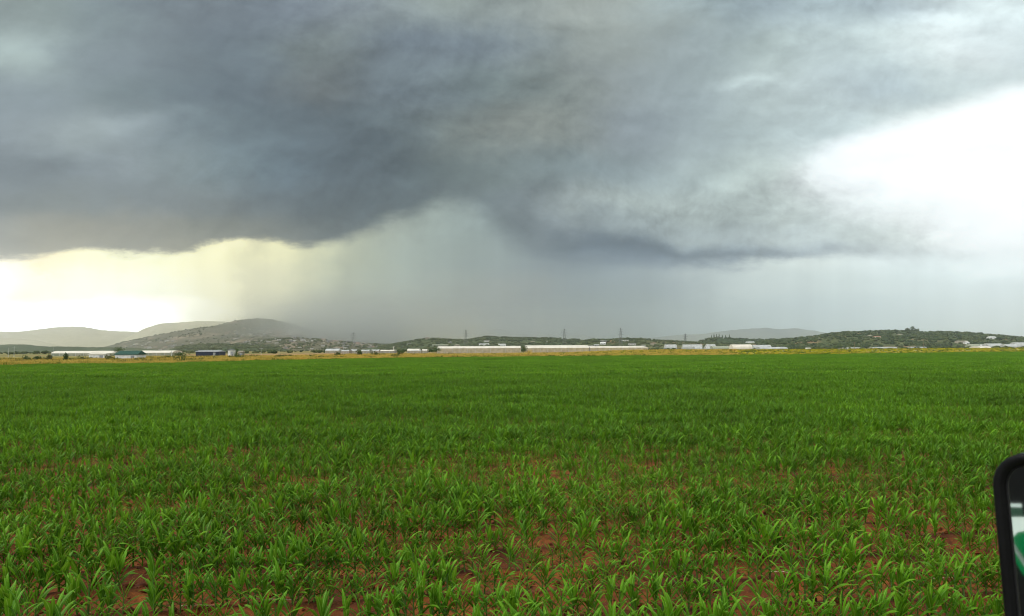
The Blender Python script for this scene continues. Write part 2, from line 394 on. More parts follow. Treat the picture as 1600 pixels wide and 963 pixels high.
# ground sheet to the horizon
def ground_material():
    m = bpy.data.materials.new('plain_ground'); m.use_nodes = True; nt = m.node_tree
    b = nt.nodes['Principled BSDF']; b.inputs['Roughness'].default_value = 0.95; b.inputs['Specular IOR Level'].default_value = 0.1
    tc = nt.nodes.new('ShaderNodeTexCoord')
    mp = nt.nodes.new('ShaderNodeMapping'); mp.inputs['Scale'].default_value = (0.004, 0.012, 1); nt.links.new(tc.outputs['Object'], mp.inputs[0])
    n1 = V(nt, noise_tex(nt, mp.outputs[0], 1.0, 5, 0.55)); n2 = V(nt, noise_tex(nt, tc.outputs['Object'], 0.5, 5, 0.6))
    vor = nt.nodes.new('ShaderNodeTexVoronoi'); vor.inputs['Scale'].default_value = 1.3; nt.links.new(mp.outputs[0], vor.inputs['Vector'])
    sp = nt.nodes.new('ShaderNodeSeparateColor'); nt.links.new(vor.outputs['Color'], sp.inputs[0])
    c = mixc(nt, mapr(n1, 0.4, 0.6), (0.25,0.20,0.07), (0.10,0.12,0.035))
    c = mixc(nt, mapr(V(nt, sp.outputs[0]), 0.6, 0.62, 0, 0.8), c, (0.06,0.09,0.02))
    c = mixc(nt, mapr(V(nt, sp.outputs[1]), 0.8, 0.82, 0, 0.8), c, (0.28,0.15,0.07))
    c = mixc(nt, mapr(n2, 0.45, 0.7, 0, 0.5), c, (0.30,0.21,0.06))
    nt.links.new(c, b.inputs['Base Color'])
    return m
g = MB(); S = 12600
n = 12
gv = [(-S + 2*S*i/n, -S + 2*S*j/n, -0.06) for j in range(n+1) for i in range(n+1)]
gf = [(j*(n+1)+i, j*(n+1)+i+1, (j+1)*(n+1)+i+1, (j+1)*(n+1)+i) for j in range(n) for i in range(n)]
structure('ground', mesh_from('ground', gv, gf, [ground_material()]))

# field soil, finely modelled near the camera, with ridges along the rows
ROW_A = R(8.5)                                   # rows run almost across the view
ru = np.array([math.cos(ROW_A), math.sin(ROW_A)]); rn = np.array([-math.sin(ROW_A), math.cos(ROW_A)])
ROW_S = 0.78
def vnoise(x, y, seed=0):
    """cheap smooth value noise, vectorised"""
    xi = np.floor(x).astype(np.int64); yi = np.floor(y).astype(np.int64); xf = x-xi; yf = y-yi
    def h(a, b):
        k = (a*374761393 + b*668265263 + seed*1442695) & 0xffffffff
        k = ((k ^ (k >> 13)) * 1274126177) & 0xffffffff
        return ((k ^ (k >> 16)) & 0xffff) / 65535.0
    u = xf*xf*(3-2*xf); v = yf*yf*(3-2*yf)
    return (h(xi,yi)*(1-u)+h(xi+1,yi)*u)*(1-v) + (h(xi,yi+1)*(1-u)+h(xi+1,yi+1)*u)*v
def soil_z(x, y):
    s = (x*rn[0] + y*rn[1]) / ROW_S
    z = 0.036*np.cos(2*np.pi*s)
    z = z + 0.05*(vnoise(x*1.7, y*1.7, 1)-0.5) + 0.07*(vnoise(x*0.5, y*0.5, 2)-0.5)
    z = z + 0.045*np.maximum(vnoise(x*6, y*6, 3)-0.5, 0) + 0.03*(vnoise(x*13, y*13, 4)-0.5)
    return z
ys = [1.2]
while ys[-1] < 500: ys.append(ys[-1]*1.0085)
ys = np.array(ys); na = 360
aa = np.tan(np.radians(np.linspace(-44, 44, na)))
AX, YY = np.meshgrid(aa, ys); XX = AX*YY
lim = edge_y(XX, YY)
sc_ = np.minimum(1.0, lim/YY)                    # pull everything past the far edge back onto the edge
XX = XX*sc_; YC = YY*sc_
ZZ = soil_z(XX, YC)
keep = int(np.argmax(ys > 425))
vs = np.stack([XX, YC, ZZ], -1).reshape(-1, 3)
fs = []
for j in range(len(ys)-1):
    r_ = sc_[j] >= 1.0
    for i in range(na-1):
        if r_[i] or r_[i+1]:
            a = j*na+i; fs.append((a, a+1, a+na+1, a+na))
soil = structure('field_soil', mesh_from('field_soil', vs, fs, [M_soil], smooth=True))

# clods of soil
def blob(r, seed, sq=0.7):
    rr = random.Random(seed)
    t = (1+5**.5)/2
    v = [(-1,t,0),(1,t,0),(-1,-t,0),(1,-t,0),(0,-1,t),(0,1,t),(0,-1,-t),(0,1,-t),(t,0,-1),(t,0,1),(-t,0,-1),(-t,0,1)]
    f = [(0,11,5),(0,5,1),(0,1,7),(0,7,10),(0,10,11),(1,5,9),(5,11,4),(11,10,2),(10,7,6),(7,1,8),(3,9,4),(3,4,2),(3,2,6),(3,6,8),(3,8,9),(4,9,5),(2,4,11),(6,2,10),(8,6,7),(9,8,1)]
    out_ = []
    for q in v:
        q = Vector(q).normalized()*r*rr.uniform(0.65, 1.25); q.z *= sq; out_.append(tuple(q))
    return out_, f
cv, cf = [], []
for k in range(9000):
    D = 5.5 + 20*random.random()**1.5; x = random.uniform(-0.75, 0.75)*D
    r = random.choice((0.010, 0.014, 0.018, 0.026, 0.040))*random.uniform(0.8, 1.3)
    b, f_ = blob(r, k % 40)
    z = float(soil_z(np.array(x), np.array(D)))
    o_ = len(cv); cv += [(q[0]+x, q[1]+D, q[2]+z+r*0.2) for q in b]; cf += [tuple(i+o_ for i in t) for t in f_]
o = link(bpy.data.objects.new('soil_clods', mesh_from('soil_clods', cv, cf, [M_clod]))); o['kind'] = 'stuff'
o['label'] = 'small red brown clods of earth scattered between the corn rows'; o['category'] = 'soil'

# ------------------------------------------------------------------ corn plants
def leaf_geo(rr, L, Wd, z0, azm, el0, droop, segs=9, cross=3, twist=0.0):
    """arching blade: returns verts, faces, uvs"""
    vs, fs, uv = [], [], []
    p = Vector((math.cos(azm)*0.006, math.sin(azm)*0.006, z0)); el = el0; a = azm
    tw = rr.uniform(-0.5, 0.5) + twist; wv = rr.uniform(0, 6)
    curve = rr.uniform(-0.35, 0.35)
    for i in range(segs+1):
        t = i/segs
        d = Vector((math.cos(a)*math.cos(el), math.sin(a)*math.cos(el), math.sin(el)))
        side = Vector((-math.sin(a), math.cos(a), 0)); up = side.cross(d); up = up if up.z > 0 or abs(el) > 1.3 else up
        ang = tw*t
        s2 = side*math.cos(ang) + up*math.sin(ang); u2 = up*math.cos(ang) - side*math.sin(ang)
        w = Wd * (0.45 + 0.55*min(1, t/0.35)) * (1 - max(0, (t-0.38)/0.62)**1.9) if t < 1 else 0.0008
        w *= 0.5
        rip = 0.12*Wd*math.sin(wv + t*14)
        if cross == 3:
            fold = 0.38 - 0.22*t
            vs += [p - s2*w + u2*(-0 + w*fold*1.0) + u2*rip*t, p, p + s2*w + u2*(w*fold) - u2*rip*t]
            uv += [(0, t), (0.5, t), (1, t)]
        else:
            vs += [p - s2*w, p + s2*w]; uv += [(0, t), (1, t)]
        p = p + d*(L/segs); el -= droop*(0.35 + 1.3*t)/segs; a += curve/segs
    c = cross
    for i in range(segs):
        for k in range(c-1):
            q = i*c+k; fs.append((q, q+1, q+c+1, q+c))
    return vs, fs, uv
def stalk_geo(h, r0, r1, lean=(0,0), n=6):
    vs, fs, uv = [], [], []
    lv = 5
    for j in range(lv):
        t = j/(lv-1); rr = r0*(1-t)+r1*t
        for k in range(n):
            a = 2*math.pi*k/n; vs.append((math.cos(a)*rr + lean[0]*t*t, math.sin(a)*rr + lean[1]*t*t, -0.03 + (h+0.03)*t)); uv.append((0.9, t*0.8))
    for j in range(lv-1):
        for k in range(n): fs.append((j*n+k, j*n+(k+1)%n, (j+1)*n+(k+1)%n, (j+1)*n+k))
    return vs, fs, uv
def corn_spec(seed):
    rr = random.Random(seed); L_ = []
    hs = rr.uniform(0.17, 0.24); plane = rr.gauss(0, 0.3)
    nl = rr.choice((7, 8, 8, 9))
    for i in range(nl):
        t = i/(nl-1)
        azm = plane + (i % 2)*math.pi + rr.uniform(-0.45, 0.45)
        z0 = 0.02 + hs*0.97*t**0.9
        el0 = R(47 + 35*t**1.2 + rr.uniform(-10, 10))
        el0 = min(el0, R(86))
        droop = rr.uniform(0.7, 2.0)*(1.2 - 0.65*t)
        L = (0.15 + 0.165*math.sin(math.pi*(0.15+0.75*t)))*rr.uniform(0.85, 1.12)
        Wd = (0.028 + 0.022*math.sin(math.pi*(0.1+0.8*t)))*rr.uniform(0.85, 1.15)
        L_.append((L, Wd, z0, azm, el0, droop))
    return rr, hs, L_
def corn_parts(seed):
    rr, hs, L_ = corn_spec(seed)
    st = stalk_geo(hs+0.03, 0.011, 0.006)
    sm = mesh_from('stalk', st[0], st[1], [M_stalk], smooth=True, uvs=st[2])
    lm = []
    for q in L_:
        v, f, u = leaf_geo(rr, *q); lm.append(mesh_from('leaf', v, f, [M_corn], smooth=True, uvs=u))
    return sm, lm
def corn_joined(seed, lod=0):
    rr, hs, L_ = corn_spec(seed)
    vs, fs, uv = [], [], []
    def ad(g_):
        b = len(vs); vs.extend(g_[0]); fs.extend([tuple(i+b for i in f) for f in g_[1]]); uv.extend(g_[2])
    if lod < 2: ad(stalk_geo(hs+0.03, 0.011, 0.006, n=4))
    for q in (L_ if lod < 2 else L_[1::1]):
        if lod == 0: ad(leaf_geo(rr, *q, segs=7))
        elif lod == 1: ad(leaf_geo(rr, *q, segs=5))
        else:
            q = list(q); q[1] *= 1.15; ad(leaf_geo(rr, *q, segs=4, cross=2))
    return vs, fs, uv

NV = 12
protos = [corn_parts(100+k) for k in range(NV)]

# plant positions row by row
def plant_rows(dmin, dmax, half):
    pts = []
    return pts
rng = np.random.RandomState(11)
def row_points(smin, smax, spacing, halfdeg):
    """rows indexed by k: offset k*ROW_S along rn; plants along ru"""
    P_ = []
    k0 = int(math.floor(smin/ROW_S)); k1 = int(math.ceil(smax/ROW_S))
    th = math.tan(R(halfdeg))
    for k in range(k0, k1+1):
        off = k*ROW_S
        Lx = (abs(off)+6)*th*1.35 + 6
        n_ = int(2*Lx/spacing)
        u = -Lx + (np.arange(n_) + 0.5)*spacing
        u = u + rng.uniform(-0.35, 0.35, n_)*spacing
        o_ = off + rng.normal(0, 0.012, n_)
        x = u*ru[0] + o_*rn[0]; y = u*ru[1] + o_*rn[1]
        P_.append(np.stack([x, y, np.full(n_, k)], -1))
    return np.concatenate(P_)
near = row_points(1.5, 78, 0.076, 40)
x, y = near[:,0], near[:,1]
far_lim = 66.0
okm = (y > 2.8) & (np.abs(x) < np.tan(R(38))*y + 1.5) & (y < far_lim)
# emergence gaps: thin patches near the camera
gapn = vnoise(x*0.9+50, y*0.9+50, 7)*0.6 + vnoise(x*2.3, y*2.3, 8)*0.4
keepn = rng.rand(len(x)) < np.where(gapn < np.where(y < 22, 0.37, 0.32), 0.58, 0.96)
near = near[okm & keepn]; x, y = near[:,0], near[:,1]
hgt = 0.90 + 0.42*(vnoise(x*0.35+9, y*0.35+3, 21)-0.5) + 0.30*(vnoise(x*1.4, y*1.4, 22)-0.5) + rng.normal(0, 0.09, len(x))
hgt *= 0.90 + 0.06*np.clip((y-7)/20, 0, 1)
hgt = np.clip(hgt, 0.45, 1.2)
yaw = ROW_A + rng.normal(0, 0.55, len(x)) + math.pi*rng.randint(0, 2, len(x)); lx = rng.normal(0, 0.07, len(x)); ly = rng.normal(0, 0.07, len(x))
var = rng.randint(0, NV, len(x)); zz = soil_z(x, y)
# the 300 that show largest in the photograph: nearest whose crown is inside the frame
inv = CM.transposed()
def topx(x_, y_, z_):
    v = inv @ Vector((x_, y_, z_-CAMZ)); return 800 + F*v.x/-v.z, 481.5 - F*v.y/-v.z
cand = []
for i in range(len(x)):
    if y[i] > 14: continue
    a, b = topx(x[i], y[i], zz[i]+0.40*hgt[i])
    if -10 < a < 1610 and b < 950 and not (a > 1575 and b > 720):
        cand.append((math.hypot(x[i], y[i]), i))
cand.sort(); single = [i for _, i in cand[:300]]
sset = set(single)
ZN = ['at the left edge', 'close to the left edge', 'in the left quarter', 'past the left quarter', 'well left of centre', 'just left of centre', 'just right of centre', 'well right of centre', 'in the right half', 'in the right quarter', 'near the side mirror', 'beside the side mirror']
zone = {i: int(min(11, max(0, topx(x[i], y[i], zz[i]+0.4*hgt[i])[0]//133.4))) for i in single}
zrows = {z_: sorted({int(near[i, 2]) for i in single if zone[i] == z_}) for z_ in range(12)}
ORD = ['first', 'second', 'third', 'fourth', 'fifth', 'sixth', 'seventh', 'eighth', 'ninth', 'tenth']
def corn_label(i):
    s_ = hgt[i]; sz = 'tall' if s_ > 0.95 else ('small' if s_ < 0.78 else 'medium')
    return '%s corn plant %s, %s row up from the bottom' % (sz, ZN[zone[i]], ORD[min(9, zrows[zone[i]].index(int(near[i, 2])))])
for n_, i in enumerate(single):
    sm, lm = protos[var[i]]
    t = thing('corn_plant', corn_label(i), 'corn plant',
              (float(x[i]), float(y[i]), float(zz[i])), float(yaw[i]), 'young corn plants in the nearest rows')
    t.rotation_euler = (float(lx[i]), float(ly[i]), float(yaw[i])); s_ = float(hgt[i]); t.scale = (s_, s_, s_)
    part('stalk', sm, t)
    for l in lm: part('leaf', l, t)

def gn_instances(obname, label, cat, pos, rot, scl, vidx, sources, kind='stuff'):
    me = bpy.data.meshes.new(obname); me.from_pydata([tuple(p) for p in pos], [], [])
    a = me.attributes.new('rot', 'FLOAT_VECTOR', 'POINT'); a.data.foreach_set('vector', np.asarray(rot, np.float32).ravel())
    a = me.attributes.new('scl', 'FLOAT_VECTOR', 'POINT'); a.data.foreach_set('vector', np.asarray(scl, np.float32).ravel())
    a = me.attributes.new('vidx', 'INT', 'POINT'); a.data.foreach_set('value', np.asarray(vidx, np.int32))
    ob = link(bpy.data.objects.new(obname, me)); ob['kind'] = kind; ob['label'] = label; ob['category'] = cat
    ng = bpy.data.node_groups.new(obname + '_scatter', 'GeometryNodeTree')
    ng.interface.new_socket('Geometry', in_out='INPUT', socket_type='NodeSocketGeometry')
    ng.interface.new_socket('Geometry', in_out='OUTPUT', socket_type='NodeSocketGeometry')
    gi = ng.nodes.new('NodeGroupInput'); go = ng.nodes.new('NodeGroupOutput'); jn = ng.nodes.new('GeometryNodeJoinGeometry')
    def na_(nm, ty):
        q = ng.nodes.new('GeometryNodeInputNamedAttribute'); q.data_type = ty; q.inputs[0].default_value = nm; return q.outputs[0]
    ar, as_, ai = na_('rot', 'FLOAT_VECTOR'), na_('scl', 'FLOAT_VECTOR'), na_('vidx', 'INT')
    for k, src in enumerate(sources):
        cmpn = ng.nodes.new('FunctionNodeCompare'); cmpn.data_type = 'INT'; cmpn.operation = 'EQUAL'
        ng.links.new(ai, cmpn.inputs[2]); cmpn.inputs[3].default_value = k
        ip = ng.nodes.new('GeometryNodeInstanceOnPoints')
        ng.links.new(gi.outputs[0], ip.inputs['Points']); ng.links.new(cmpn.outputs[0], ip.inputs['Selection'])
        oi = ng.nodes.new('GeometryNodeObjectInfo'); oi.inputs['Object'].default_value = src; oi.inputs['As Instance'].default_value = False
        ng.links.new(oi.outputs['Geometry'], ip.inputs['Instance'])
        e2r = ng.nodes.new('FunctionNodeEulerToRotation'); ng.links.new(ar, e2r.inputs[0]); ng.links.new(e2r.outputs[0], ip.inputs['Rotation'])
        ng.links.new(as_, ip.inputs['Scale'])
        ng.links.new(ip.outputs[0], jn.inputs[0])
    ng.links.new(jn.outputs[0], go.inputs[0])
    md = ob.modifiers.new('scatter', 'NODES'); md.node_group = ng
    return ob

# the rest of the field: single plants up to 62 m, then short row pieces
src_near = []
for k in range(NV):
    v, f, u = corn_joined(100+k, 0); src_near.append(bpy.data.objects.new('corn_plant_source', mesh_from('corn_plant_source', v, f, [M_corn], smooth=True, uvs=u)))
for k in range(NV):
    v, f, u = corn_joined(100+k, 1); src_near.append(bpy.data.objects.new('corn_plant_source', mesh_from('corn_plant_source', v, f, [M_corn], smooth=True, uvs=u)))
mask = np.array([i not in sset for i in range(len(x))])
xs, ys_, zs, vs_, hs_, yw, l1, l2 = (q[mask] for q in (x, y, zz, var, hgt, yaw, lx, ly))
vs_ = np.where(ys_ > 22, vs_ + NV, vs_)
pos_all = [np.stack([xs, ys_, zs], -1)]; rot_all = [np.stack([l1, l2, yw], -1)]; scl_all = [np.stack([hs_]*3, -1)]; vi_all = [vs_]
# far pieces: 2.4 m of row each
SEG = 2.4
src_far = []
for k in range(8):
    rr = random.Random(500+k); V_, F_, U_ = [], [], []
    u = -SEG/2
    while u < SEG/2:
        v, f, uv = corn_joined(100+rr.randrange(NV), 2)
        a = rr.gauss(0, 0.55) + math.pi*rr.randrange(2); ca, sa = math.cos(a), math.sin(a); s_ = rr.uniform(0.8, 1.12); oy = rr.gauss(0, 0.03); b = len(V_)
        V_ += [(q[0]*ca*s_-q[1]*sa*s_+u, q[0]*sa*s_+q[1]*ca*s_+oy, q[2]*s_) for q in (Vector(w) for w in v)]
        F_ += [tuple(i+b for i in t) for t in f]; U_ += uv
        u += 0.08*rr.uniform(0.7, 1.3)
    src_far.append(bpy.data.objects.new('corn_row_source', mesh_from('corn_row_source', V_, F_, [M_corn], smooth=True, uvs=U_)))
fp = row_points(20, 420, SEG, 44); x2, y2 = fp[:,0], fp[:,1]
ok2 = (y2 > far_lim-0.3) & (np.abs(x2) < np.tan(R(38))*y2) & (y2 < edge_y(x2, y2)-0.3)
x2, y2 = x2[ok2], y2[ok2]; n2 = len(x2)
h2 = 0.90 + 0.34*(vnoise(x2*0.2, y2*0.2, 31)-0.5) + rng.normal(0, 0.05, n2)
pos_all.append(np.stack([x2, y2, soil_z(x2, y2)], -1)); rot_all.append(np.stack([np.zeros(n2), np.zeros(n2), ROW_A + math.pi*rng.randint(0, 2, n2)], -1))
scl_all.append(np.stack([np.full(n2, 1.02), h2, h2], -1)); vi_all.append(rng.randint(0, 8, n2) + 2*NV)
print('corn points', len(xs), n2)
gn_instances('corn_rows', 'dense green rows of young corn filling the field to its far edge', 'corn',
             np.concatenate(pos_all), np.concatenate(rot_all), np.concatenate(scl_all), np.concatenate(vi_all), src_near + src_far)

# pale dry stems lying on the soil between the front rows
def dry_stem(px, py, length, ang, seed):
    rr = random.Random(seed); v = ray(px, py); k = -(CAMZ-0.03)/v.z; c = Vector((v.x*k, v.y*k, 0))
    b = MB(); q = Vector((-length/2, 0, 0)); n_ = 7
    for i in range(n_):
        d = Vector((length/n_, rr.uniform(-0.02, 0.02), rr.uniform(-0.006, 0.006))); b.bar(q, q+d, 0.004*(1-0.4*i/n_), n=5, r2=0.004*(1-0.4*(i+1)/n_)); q = q+d
    z = float(soil_z(np.array(c.x), np.array(c.y)))
    return solo('dry_stem', b.mesh('dry_stem', [M_straw]), STEML.pop(0), 'dry stem', (c.x, c.y, z+0.035), R(ang), 'pale dry stems on the soil')
STEML = ['long pale dry stem lying on red soil at the bottom left',
         'pale curved straw on the soil left of the middle, at the bottom',
         'short pale stem on bare soil near the left edge',
         'thin tan straw in the gap before the mirror',
         'bleached stem on the orange soil patch right of the middle']
for a in ((310, 951, 0.32, 4, 1), (424, 950, 0.36, -3, 2), (92, 808, 0.30, 15, 3), (1470, 905, 0.30, 12, 4), (1225, 900, 0.26, -30, 5)): dry_stem(*a)

# ------------------------------------------------------------------ grass strip behind the field
def tuft_geo(rr, n, h, spread, w, bend=0.5):
    vs, fs, uv = [], [], []
    for i in range(n):
        a = rr.uniform(0, 2*math.pi); r0 = spread*rr.random()**.7; c = Vector((math.cos(a)*r0, math.sin(a)*r0, 0))
        d = Vector((math.cos(a)+rr.uniform(-.6,.6), math.sin(a)+rr.uniform(-.6,.6), 0))*bend*rr.uniform(0.2, 1); hh = h*rr.uniform(0.55, 1.1)
        sd_ = Vector((-math.sin(a*3+i), math.cos(a*3+i), 0))*w*rr.uniform(0.6, 1.3); b = len(vs)
        vs += [c-sd_, c+sd_, c+d*hh*0.35+Vector((0,0,hh*0.6))-sd_*0.8, c+d*hh*0.35+Vector((0,0,hh*0.6))+sd_*0.8, c+d*hh*0.9+Vector((0,0,hh))]
        uv += [(0,0)]*5; fs += [(b,b+1,b+3,b+2),(b+2,b+3,b+4)]
    return vs, fs, uv
def bank_z(x_, y_):
    a_ = np.arctan2(x_, y_); e_ = np.interp(a_, EAZ, EDY); q = y_/e_
    side = np.clip((a_ - pxaz(850))/(pxaz(1010)-pxaz(850)), 0, 1); side = side*side*(3-2*side)
    up_ = np.clip((q-1.03)/0.55, 0, 1); up_ = up_*up_*(3-2*up_); dn_ = np.clip((2.3-q)/0.5, 0, 1)
    return -0.06 + 1.30*side*up_*dn_*(0.92+0.16*vnoise(x_*0.03, y_*0.03, 91))
ba = np.linspace(pxaz(840), pxaz(1760), 220); bq = np.linspace(1.012, 2.35, 40)
BA, BQ = np.meshgrid(ba, bq); BY = np.interp(BA, EAZ, EDY)*BQ; BX = np.tan(BA)*BY
bz = bank_z(BX, BY) + 0.03; bz[0] = -0.3; bz[-1] = -0.3
bvs = np.stack([BX, BY, bz], -1).reshape(-1, 3); bfs = [(j*220+i, j*220+i+1, (j+1)*220+i+1, (j+1)*220+i) for j in range(39) for i in range(219)]
structure('bank', mesh_from('bank', bvs, bfs, [mat('weedy_bank', (0.30,0.27,0.05), .95, (0.16,0.17,0.03), .08, lo=.42, hi=.58)], smooth=True), 'low weedy bank of earth behind the right half of the field')
tsrc = []
for k in range(3):
    v, f, u = tuft_geo(random.Random(60+k), 44, 0.8, 0.55, 0.025); tsrc.append(bpy.data.objects.new('tuft_source', mesh_from('tuft', v, f, [M_dry], uvs=u)))
for k in range(2):
    v, f, u = tuft_geo(random.Random(70+k), 44, 0.7, 0.6, 0.04); tsrc.append(bpy.data.objects.new('tuft_source', mesh_from('tuft', v, f, [M_weed], uvs=u)))
for k in range(2):
    v, f, u = tuft_geo(random.Random(80+k), 50, 0.85, 0.6, 0.04); tsrc.append(bpy.data.objects.new('tuft_source', mesh_from('tuft', v, f, [M_flower], uvs=u)))
def strip(n_, mindex, zone, hs=(0.6, 1.1), seed=0, dmax=1.9, pw=1.6):
    r_ = np.random.RandomState(seed); pa = r_.uniform(zone[0], zone[1], n_); az_ = np.arctan((pa-800)/F); e = np.interp(az_, EAZ, EDY)
    D = e*(1.004 + (dmax-1)*r_.rand(n_)**pw); xx = np.tan(az_)*D
    vi = np.array(mindex)[r_.randint(0, len(mindex), n_)]
    s_ = r_.uniform(hs[0], hs[1], n_)*(1 + 0.6*(vnoise(xx*0.05, D*0.05, 5)-0.5))
    return np.stack([xx, D, bank_z(xx, D)], -1), np.stack([np.zeros(n_), np.zeros(n_), r_.uniform(0, 6.28, n_)], -1), np.stack([s_*1.4, s_*1.4, s_], -1), vi
v, f, u = tuft_geo(random.Random(91), 60, 0.9, 0.7, 0.05); tsrc.append(bpy.data.objects.new('tuft_source', mesh_from('tuft', v, f, [M_bush], uvs=u)))
ZS = [strip(150, [7], (-60, 620), (0.7, 1.3), 14, 1.7, 0.8), strip(6500, [0,1,2,2,3], (-60, 700), (0.7, 1.25), 1), strip(4600, [0,1,2,3], (600, 1150), (0.7, 1.2), 2), strip(1200, [3,4], (-60, 1660), (0.6, 1.1), 4, 1.6)]
gn_instances('dry_grass', 'tall dry golden grass along the far edge of the corn field', 'grass', *[np.concatenate([z[i] for z in ZS]) for i in range(3)], np.concatenate([z[3] for z in ZS]), tsrc)
ZS = [strip(9000, [5,6,4,6,3,0], (820, 1700), (0.4, 0.8), 3, 1.9, 1.0), strip(1400, [5,3,0], (250, 900), (0.4, 0.7), 6, 2.0)]
gn_instances('flowering_weeds', 'yellow flowering weeds behind the right half of the corn field', 'weeds', *[np.concatenate([z[i] for z in ZS]) for i in range(3)], np.concatenate([z[3] for z in ZS]), tsrc)

# ------------------------------------------------------------------ bushes and trees
def crown_mesh(name, w, h, d, m, seed, n=420, leaf=0.28, z0=0.0, cone=0.0):
    rr = random.Random(seed); vs, fs = [], []
    cl = [(rr.uniform(-.32,.32)*w, rr.uniform(-.32,.32)*d, z0 + h*rr.uniform(.2,.8), rr.uniform(.22,.38)) for _ in range(9)]
    if cone: cl = [((1-t)*rr.uniform(-.2,.2)*w, (1-t)*rr.uniform(-.2,.2)*d, z0+h*t, .30*(1.05-t)) for t in [i/10 for i in range(11)]]
    for i in range(n):
        c = rr.choice(cl); v = Vector((rr.gauss(0,1), rr.gauss(0,1), rr.gauss(0,1))).normalized()*rr.random()**.35
        hr = h/11*1.2 if cone else h*c[3]*0.95
        p = Vector((c[0]+v.x*w*c[3], c[1]+v.y*d*c[3], max(z0*0.6, c[2]+v.z*hr)))
        u = Vector((rr.gauss(0,1), rr.gauss(0,1), rr.gauss(0,1))).normalized(); q = u.orthogonal().normalized(); s = leaf*rr.uniform(.6,1.4)
        b = len(vs); vs += [p-u*s*.5, p+q*s*.35, p+u*s*.5, p-q*s*.35]; fs.append((b,b+1,b+2,b+3))
    return mesh_from(name, vs, fs, [m])
def tree(name, label, cat, px, D, w, h, m, seed, trunk=0.25, group=None, cone=0.0, n=420, z=0.0, leaf=None):
    t = thing(name, label, cat, (GX(px, D), D, z-0.06), 0, group)
    z0 = h*trunk; b = MB()
    b.bar((0,0,0), (0.03*w,0,h*(0.62 if not cone else 0.95)), max(.05, h*0.03), n=6, r2=max(.02, h*0.012))
    rr = random.Random(seed)
    for k in range(4):
        a = rr.uniform(0, 6.28); b.bar((0.01*w,0,h*rr.uniform(.22,.45)), (math.cos(a)*w*.28, math.sin(a)*w*.28, h*rr.uniform(.5,.75)), h*0.014, n=4, r2=h*0.005)
    part('trunk', b.mesh('trunk', [M_bark]), t)
    part('crown', crown_mesh('crown', w, h-z0, w*.9, m, seed, n, leaf or h*0.075, z0, cone), t)
    return t
def bush(label, px, D, w, h, m, seed, group='bushes in the dry grass beyond the field', n=260):
    t = thing('bush', label, 'bush', (GX(px, D), D, -0.06), 0, group)
    b = MB(); rr = random.Random(seed)
    for k in range(5):
        a = rr.uniform(0, 6.28); b.bar((0,0,0), (math.cos(a)*w*.25, math.sin(a)*w*.25, h*.6), 0.03*h, n=4, r2=0.01*h)
    part('stem', b.mesh('stem', [M_bark]), t); part('foliage', crown_mesh('foliage', w, h, w*.8, m, seed, n, h*.14), t)
bl = [(42, 175, 1.9, 1.3, 'round dark green bush, leftmost in the dry grass strip'),
      (57, 178, 2.3, 1.4, 'wide dark green bush, second from the left in the dry grass'),
      (75, 182, 1.9, 1.5, 'olive green bush at the left end of the long low greenhouse'),
      (103, 180, 1.2, 1.6, 'small dark shrub before the long low greenhouse'),
      (130, 184, 2.6, 1.3, 'low olive bush beside the white shed with pale walls'),
      (170, 186, 2.0, 1.4, 'brownish bush left of the green-roofed shed'),
      (250, 190, 2.2, 0.9, 'low dark bush right of the green-roofed shed'),
      (284, 230, 5.0, 1.9, 'broad dark green bush left of the blue shed'),
      (340, 240, 2.0, 1.1, 'low bush at the right end of the dark blue shed'),
      (372, 230, 2.6, 1.5, 'bush right of the white container among golden grass'),
      (526, 290, 2.6, 1.7, 'dark bush at the left end of the white row of greenhouses'),
      (561, 300, 2.6, 2.2, 'dark round bush in front of the white greenhouses'),
      (585, 300, 2.8, 1.8, 'dark green bush between two white greenhouses'),
      (626, 310, 3.0, 1.9, 'bush right of the white greenhouse row'),
      (648, 310, 2.0, 1.1, 'low bush in front of the cream sheds'),
      (704, 320, 5.0, 1.3, 'wide olive bush at the left foot of the big greenhouse'),
      (46, 150, 3.4, 0.9, 'dark weedy clump at the field edge on the far left'),
      (260, 160, 3.2, 0.8, 'dark weedy clump at the field edge beyond the green-roofed shed')]
for k, (px, D, w, h, lb) in enumerate(bl): bush(lb, px, D, w, h*1.25, M_olive if 'olive' in lb or 'brown' in lb else M_bush, 300+k)
tree('tree', 'dark round tree rising behind the green-roofed shed', 'tree', 184, 330, 5.5, 4.2, M_bush, 401, .2)
tree('tree', 'dark round tree at the left end of the big pale greenhouse', 'tree', 681, 430, 6.8, 4.0, M_bush, 402, .1, n=600)
tree('tree', 'dark tree squeezed between the two big pale greenhouses', 'tree', 818, 500, 5.0, 5.0, M_bush, 403, .1)
tree('tree', 'broad dark tree behind the parked cars on the right', 'tree', 1304, 600, 9.0, 5.2, M_bush, 404, .12)
tree('tree', 'dark tree above the white container on the left', 'tree', 360, 420, 8.5, 3.6, M_bush, 405, .12)
tree('tree', 'small dark tree just right of the white container', 'tree', 369, 400, 4.0, 3.8, M_bush, 406, .12)
tree('tree', 'low dark tree at the right end of the white building rows', 'tree', 1280, 620, 5.5, 3.8, M_olive, 407, .12)
tree('tree', 'rust brown tall weed clump between the two big greenhouses', 'tree', 826, 235, 2.6, 2.4, M_dry, 408, .05)

